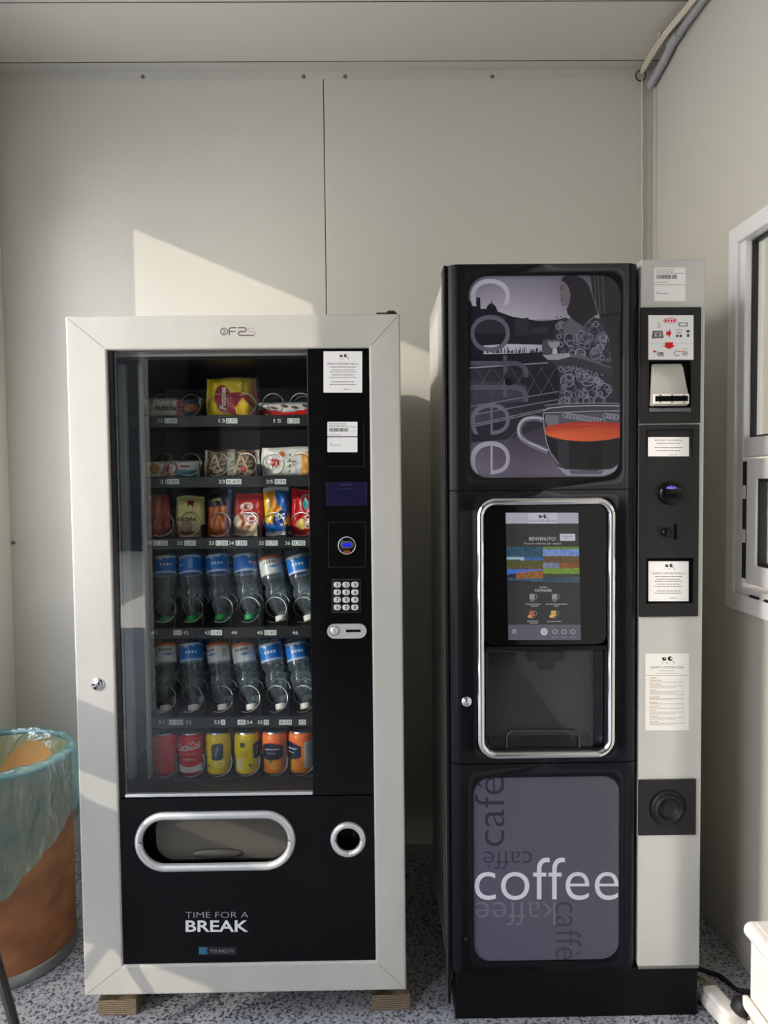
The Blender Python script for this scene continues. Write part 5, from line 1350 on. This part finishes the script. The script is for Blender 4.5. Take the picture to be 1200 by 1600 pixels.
for i in range(n_):
    xa, xb = top_[i][0], top_[i+1][0]
    def zlow(x): return 0.0100+0.005*(x/0.021)**2
    za0, za1 = zlow(xa), zlow(xb); zb0, zb1 = top_[i][1], top_[i+1][1]
    for k in range(4):
        t0_, t1_ = k/4, (k+1)/4
        d.poly([(xa, za0+(zb0-za0)*t0_), (xb, za1+(zb1-za1)*t0_), (xb, za1+(zb1-za1)*t1_), (xa, za0+(zb0-za0)*t1_)], (120, 128, 232), 0)
d.words(-0.008, 0.008, 0.016, 0.003, (50, 50, 120), 2, 3); d.build('reader_crescent', M['ink'], kn, label='blue crescent mark')
obj('key_slot', bx(q.x-0.011, q.x+0.011, YK-0.0280, YK-0.022, q.z-0.0105, q.z-0.0015, 0.001), M['blackest'], kn)
q = W(1038, 831, YK-0.008); b = B(); lathe(b, [(0.008, 0), (0.011, 0.010), (0.0112, 0.014), (0.009, 0.0175), (0.0005, 0.0185)], 24, facing(q.x, YK-0.008, q.z)); obj('return_button', b, M['black'], bm2, smooth='auto')
obj('coin_slot', pxbox(B(), 1053, 818, 1058, 843, YK-0.0085, YK-0.007), M['blackest'], bm2)
# price sheet
d = Decal(flat(YK-0.0004)); d.rect(1008.5, 1021, 1076.5, 1141, (226, 224, 218), 1); logo(d, 1042.5, 1029.5, 8, 2)
d.text('VENETO DISTRIBUTORI', 1016, 1041, 1068, 1044.5, (70, 70, 70), 2); d.words(1030, 1055, 1048, 1.0, (110, 110, 110), 2, 2); d.words(1025, 1060, 1052, .8, (140, 140, 140), 2, 5); d.line([(1009, 1055.3), (1076, 1055.3)], .7, (150, 146, 140), 2)
y = 1059
for grp in (1, 2, 3, 4, 3, 2, 2, 3, 3, 3):
    d.words(1015, 1015+random.Random(grp+int(y)).uniform(9, 20), y, 1.1, (176, 142, 96), 2, int(y)); y += 2.2
    for k in range(grp-1): d.words(1015, 1069-(k % 2)*14, y, 0.9, (150, 146, 140), 2, int(y*3)); y += 2.2
    d.line([(1009, y), (1069, y)], .35, (196, 190, 182), 2); y += 2.0
d.build('price_sheet', M['paper'], cl, label='white sheet of product prices and ingredients')
# coin return cup
mo = pr(998.5, 1219, 1087.5, 1305, YK-0.007); q = W(1044, 1263, YK-0.007); b = B()
hl = rr(q.x-0.0475, q.x+0.0475, q.z-0.0475, q.z+0.0475, 0.0475, 10)
ringface(b, rect_like(hl, mo[0], mo[1], mo[2], mo[3]), hl, YK-0.007, YK+0.0)
bmesh.ops.recalc_face_normals(b, faces=b.faces[:])
cr3 = obj('coin_return', b, M['black_mod'], cl)
b = B(); lathe(b, [(0.0475, -0.0002), (0.040, -0.0062), (0.036, -0.0064), (0.0345, 0.000), (0.0335, 0.009), (0.031, 0.012), (0.028, 0.010), (0.025, -0.002), (0.020, -0.006), (0.0005, -0.0066)], 40, facing(q.x, YK-0.007, q.z))
obj('return_bowl', b, M['black_mod'], cr3, smooth=True)

# ------------------------------------------------------------------ waste drum and bag
DX, DYc, DR = -1.075, 2.10, 0.195
dm = thing('waste_drum', (DX, DYc, 0), 'round brown fibreboard drum used as a bin, left of the snack machine', 'bin')
b = B(); lathe(b, [(DR-0.004, 0.004), (DR, 0.03), (DR, 0.565), (DR-0.006, 0.565), (DR-0.006, 0.02), (0.001, 0.02)], 56, Matrix.Translation((DX, DYc, 0)))
for f in b.faces:
    c_ = f.calc_center_median(); r_ = math.hypot(c_.x-DX, c_.y-DYc)
    if r_ < DR-0.0045: f.material_index = 1
obj('drum_wall', b, [M['card'], M['card_in']], dm, smooth='auto')
b = B(); lathe(b, [(DR-0.01, 0.0), (DR+0.004, 0.0), (DR+0.006, 0.006), (DR+0.004, 0.012), (DR+0.005, 0.030), (DR+0.001, 0.034)], 56, Matrix.Translation((DX, DYc, 0))); obj('bottom_hoop', b, M['galv'], dm, smooth=True)
b = B(); P = [(DX+(DR)*math.cos(2*PI*i/56), DYc+(DR)*math.sin(2*PI*i/56), 0.567) for i in range(56)]; tube(b, P, 0.008, 8, True); obj('rim_hoop', b, M['galv'], dm, smooth=True)
# bag: hem length changes round the drum
def bagpt(a, s_):
    """a angle; s_: -1 deep inside .. 0 rim .. 1 hem outside"""
    fr_ = 0.5+0.5*math.cos(a+0.25)             # 1 on the right
    hem = 0.11+0.21*min(1.0, max(0.0, abs((a+PI) % (2*PI)-PI)/1.05))**1.2+0.006*math.sin(11*a+1)
    n_ = (1-2*abs(math.sin(5.5*a+1.3+1.1*s_)))*0.5+(1-2*abs(math.sin(11*a+4*s_)))*0.35+math.sin(31*a-3*s_)*0.12
    if s_ < 0:
        dp_ = 0.02+0.20*min(1.0, abs((a-1.35+PI) % (2*PI)-PI)/1.0)**2; r_ = DR-0.012-0.02*(-s_)+0.010*n_*(-s_); z_ = 0.575+s_*dp_
        r_ = min(r_, DR-0.010)
    else:
        fold = math.sin(min(1, s_*6)*PI/2)
        r_ = DR-0.012+fold*0.026+0.012*abs(n_)*min(1, s_*2)+0.035*s_*fr_
        z_ = 0.582-hem*max(0, s_-0.03)+0.004*n_*(1-s_)
        if s_ < 0.15: z_ += 0.006*math.sin(s_/0.15*PI)
    # a puffed ear of film on the right side
    ear = math.exp(-((a+0.20)/0.20)**2)*(math.exp(-((s_-0.35)/0.40)**2) if s_ > 0 else 0)
    r_ += 0.085*ear*(1+0.3*math.sin(23*s_+9*a))
    x = DX+r_*math.cos(a); y = DYc+r_*math.sin(a)
    x = max(x, XL+0.003)
    return Vector((x, y, z_))
b = B(); NA, NS = 240, 40; g_ = []
for j in range(NS+1):
    s_ = -1+2*j/NS; g_.append([b.verts.new(bagpt(2*PI*i/NA, s_)) for i in range(NA)])
for j in range(NS):
    for i in range(NA): b.faces.new((g_[j][i], g_[j][(i+1) % NA], g_[j+1][(i+1) % NA], g_[j+1][i]))
o = obj('bin_bag', b, M['bag'], smooth=True); tag(o, 'thin teal plastic bag folded over the rim of the brown drum', 'bag')

# ------------------------------------------------------------------ chair at the left (one dark leg enters the picture)
c0 = W(2, 1528, 1.62); c1 = W(22, 1600, 1.60); dv = (c1-c0)
top = c0-dv*((0.44-c0.z)/abs(dv.z)); bot = c1+dv*(c1.z/abs(dv.z))
top.z = 0.44
ch = thing('metal_chair', (top.x-0.17, top.y-0.16, 0), 'dark metal chair whose slanting leg enters at the lower left corner', 'chair')
M['chair'] = mat('dark_tube', (52, 50, 48), 0.45, 0.3)
hx, hy = 0.17, 0.16; cxx, cyy = ch.location.x, ch.location.y
ox, oy = bot.x-top.x, bot.y-top.y
for sx_, sy_ in ((1, 1), (1, -1), (-1, 1), (-1, -1)):
    b = B(); tube(b, [(cxx+sx_*hx, cyy+sy_*hy, 0.44), (cxx+sx_*(hx+ox), cyy+sy_*(hy+oy), 0.0015)], 0.011, 10)
    obj('leg', b, M['chair'], ch, smooth='auto')
b = B(); box(b, cxx-hx-0.02, cxx+hx+0.01, cyy-hy-0.02, cyy+hy+0.02, 0.44, 0.455, 0.006); obj('seat', b, M['rubber'], ch)
b = B()
for sy_ in (-1, 1): tube(b, [(cxx-hx, cyy+sy_*hy, 0.45), (cxx-hx-0.05, cyy+sy_*hy, 0.82)], 0.010, 8)
tube(b, [(cxx-hx-0.05, cyy-hy, 0.80), (cxx-hx-0.05, cyy+hy, 0.80)], 0.010, 8); tube(b, [(cxx-hx-0.03, cyy-hy, 0.66), (cxx-hx-0.03, cyy+hy, 0.66)], 0.008, 8)
obj('back_frame', b, M['chair'], ch, smooth='auto')

# ------------------------------------------------------------------ conduit, cables and string
def tg(o, *a): return tag(o, *a)
pA = WX(1108, 0, XR-0.016); 
c1_ = W(1017, 134, YB-0.05); c1_ = Vector((XR-0.018, c1_.y, c1_.z))
zq = ZC-0.045
P = [WX(1016, 134, XR-0.02), WX(1040, 90, XR-0.02), WX(1053, 62, XR-0.02)]
P2 = [WX(1053, 62, XR-0.02), WX(1078, 28, XR-0.02), WX(1115, -25, XR-0.02), WX(1200, -140, XR-0.02)]
cd = thing('cable_conduit', P2[0], 'grey plastic conduit running along the ceiling corner of the right wall', 'conduit')
b = B(); tube(b, smooth_path(P, 5), 0.0135, 14); obj('lower_tube', b, M['conduit'], cd, smooth='auto')
b = B(); tube(b, P2, 0.0125, 14); obj('upper_tube', b, M['conduit'], cd, smooth='auto')
dd_ = (P2[1]-P2[0]).normalized(); b = B(); tube(b, [P2[0]-dd_*0.03, P2[0]+dd_*0.045], 0.0165, 16); obj('coupling', b, M['conduit'], cd, smooth='auto')
lines = []
cb = thing('cable_bundle', WZ(1060, 50, ZC-0.02), 'bundle of cream cables strung along the ceiling beside the grey conduit', 'cables')
for k in range(3):
    o_ = k*3-3
    pts = [W(1003+o_*0.4, 113, YB-0.012), WX(1012+o_, 96, XR-0.05), WX(1033+o_, 62, XR-0.05-0.004*k), WX(1062+o_, 26, XR-0.05), WX(1083+o_, 0, XR-0.05+0.003*k), WX(1150+o_, -88, XR-0.05)]
    pts = [Vector((min(p_.x, XR-0.006), p_.y, min(p_.z, ZC-0.008))) for p_ in pts]
    b = B(); tube(b, smooth_path(pts, 6), 0.0048, 8); obj('cable', b, M['cream'], cb, smooth='auto')
q = W(1001, 118, YB-0.012); b = B(); tube(b, [q+Vector((0.017*math.cos(a), -0.002*math.sin(a), 0.017*math.sin(a))) for a in [2*PI*i/20 for i in range(20)]], 0.0022, 6, True)
o = obj('cable_tie', b, M['rubber'], cb, smooth=True, label='black loop of cable tie')
q = W(1029, 60, 2.5); b = B(); 
q = WX(1031, 60, XR-0.06); q.z = min(q.z, ZC-0.02)
for k in range(3): tube(b, [q, q+Vector((-0.016+0.007*k, 0.0, 0.002+0.010*k))], 0.002, 6)
obj('cable_clip', b, M['cream'], cb)
P = []
for i in range(31):
    t_ = i/30; y_ = 121+t_*300; P.append(W(1003+1.0*math.sin(i*0.9)*.6+t_*0.8, y_, YB-0.012))
P.append(P[-1]+Vector((0, 0, -1.0)))
b = B(); tube(b, P, 0.0026, 7); o = obj('hanging_cable', b, M['cream'], smooth=True); tag(o, 'thin cream cable hanging down the back wall in the right corner', 'cable')

# ------------------------------------------------------------------ things at the lower right
# power strip on the floor between the coffee machine and the wall
a0 = WZ(1103, 1543, 0.03); a1 = WZ(1190, 1640, 0.03); ax_ = (a1-a0); ax_.z = 0; L = ax_.length; ux = ax_.normalized(); uy = Vector((-ux.y, ux.x, 0))
ps = thing('power_strip', (a0+a1)/2*1.0, 'white power strip lying on the floor right of the coffee machine', 'power strip'); ps.location.z = 0
b = B(); box(b, 0, L, -0.028, 0.028, 0.0, 0.034, 0.011, 4)
MT = Matrix.Translation((a0.x, a0.y, 0.001)) @ Matrix((ux, uy, Vector((0, 0, 1)))).transposed().to_4x4()
b.transform(MT); obj('housing', b, M['white'], ps, smooth='auto')
b = B(); box(b, 0.012, L*0.55, -0.022, 0.020, 0.030, 0.047, 0.008, 4); b.transform(MT); obj('raised_lid', b, M['white'], ps, smooth='auto')
q = WZ(1163, 1575, 0.05); b = B(); lathe(b, [(0.016, -0.014), (0.021, -0.008), (0.022, 0.012), (0.018, 0.020), (0.010, 0.026), (0.0005, 0.027)], 16, Matrix.Translation((q.x-0.01, q.y, 0.051)) @ Matrix.Rotation(0.5, 4, 'Y'), cap=(True, False))
o = obj('power_plug', b, M['rubber'], smooth='auto'); tag(o, 'black plug pushed into the white power strip', 'plug')
pts = [WZ(1092, 1513, 0.006), WZ(1125, 1525, 0.006), WZ(1150, 1545, 0.006), WZ(1168, 1549, 0.006), WZ(1195, 1552, 0.006)]
pts.insert(0, pts[0]+Vector((-0.12, 0.1, 0)))
b = B(); tube(b, smooth_path(pts, 6), 0.0055, 8); o = obj('power_cable', b, M['rubber'], smooth='auto'); tag(o, 'black power cable crossing the floor between the coffee machine and the right wall', 'cable')
pts = [WZ(1093, 1525, 0.004), WZ(1105, 1533, 0.006), WZ(1117, 1545, 0.012)]; pts.insert(0, pts[0]+Vector((-0.1, 0.06, 0)))
b = B(); tube(b, smooth_path(pts, 6), 0.0022, 6); o = obj('thin_cable', b, M['yellow'], smooth='auto'); tag(o, 'thin yellow cable running to the white power strip', 'cable')
# white cabinet
Yw = 1.60
qa = W(1160, 1450, Yw); qt = W(1175, 1437, Yw)
xw0, zw1 = qa.x, qt.z
wc = thing('white_cabinet', (XR-0.13, Yw-0.2, 0), 'white plastic cabinet with rounded top slab at the lower right edge', 'cabinet')
bb_ = B(); 
pr_ = []
rr_ = 0.017
sl = B(); L0 = rr(xw0, XR-0.012, zw1-0.036, zw1, rr_, 6)
va = [sl.verts.new((p_[0], Yw, p_[1])) for p_ in L0]; vb = [sl.verts.new((p_[0], Yw-0.42, p_[1])) for p_ in L0]
sl.faces.new(va[::-1]); sl.faces.new(vb)
for i in range(len(L0)): sl.faces.new((va[i], va[(i+1) % len(L0)], vb[(i+1) % len(L0)], vb[i]))
bmesh.ops.recalc_face_normals(sl, faces=sl.faces[:])
bmesh.ops.bevel(sl, geom=[e for e in sl.edges if abs(e.verts[0].co.y-Yw) < 1e-5 and abs(e.verts[1].co.y-Yw) < 1e-5], offset=0.006, segments=3, affect='EDGES')
obj('top_slab', sl, M['white'], wc, smooth='auto')
obj('top_inset', bx(xw0+0.022, XR-0.03, Yw-0.40, Yw-0.012, zw1, zw1+0.003, 0.002), M['white'], wc)
xb0 = W(1172, 1500, Yw-0.01).x; zb1 = W(1172, 1556, Yw-0.01).z
obj('body', bx(xb0, XR-0.016, Yw-0.41, Yw-0.01, 0.03, zw1-0.037, 0.004), M['white'], wc)
xl0 = W(1158, 1560, Yw+0.0).x
obj('lower_ledge', bx(xl0, xb0-0.0005, Yw-0.40, Yw+0.0, zb1-0.03, zb1, 0.010, 4), M['white'], wc)
obj('lower_rail', bx(xl0+0.003, xb0-0.0005, Yw-0.40, Yw-0.02, 0.0, zb1-0.045, 0.004), M['white'], wc)
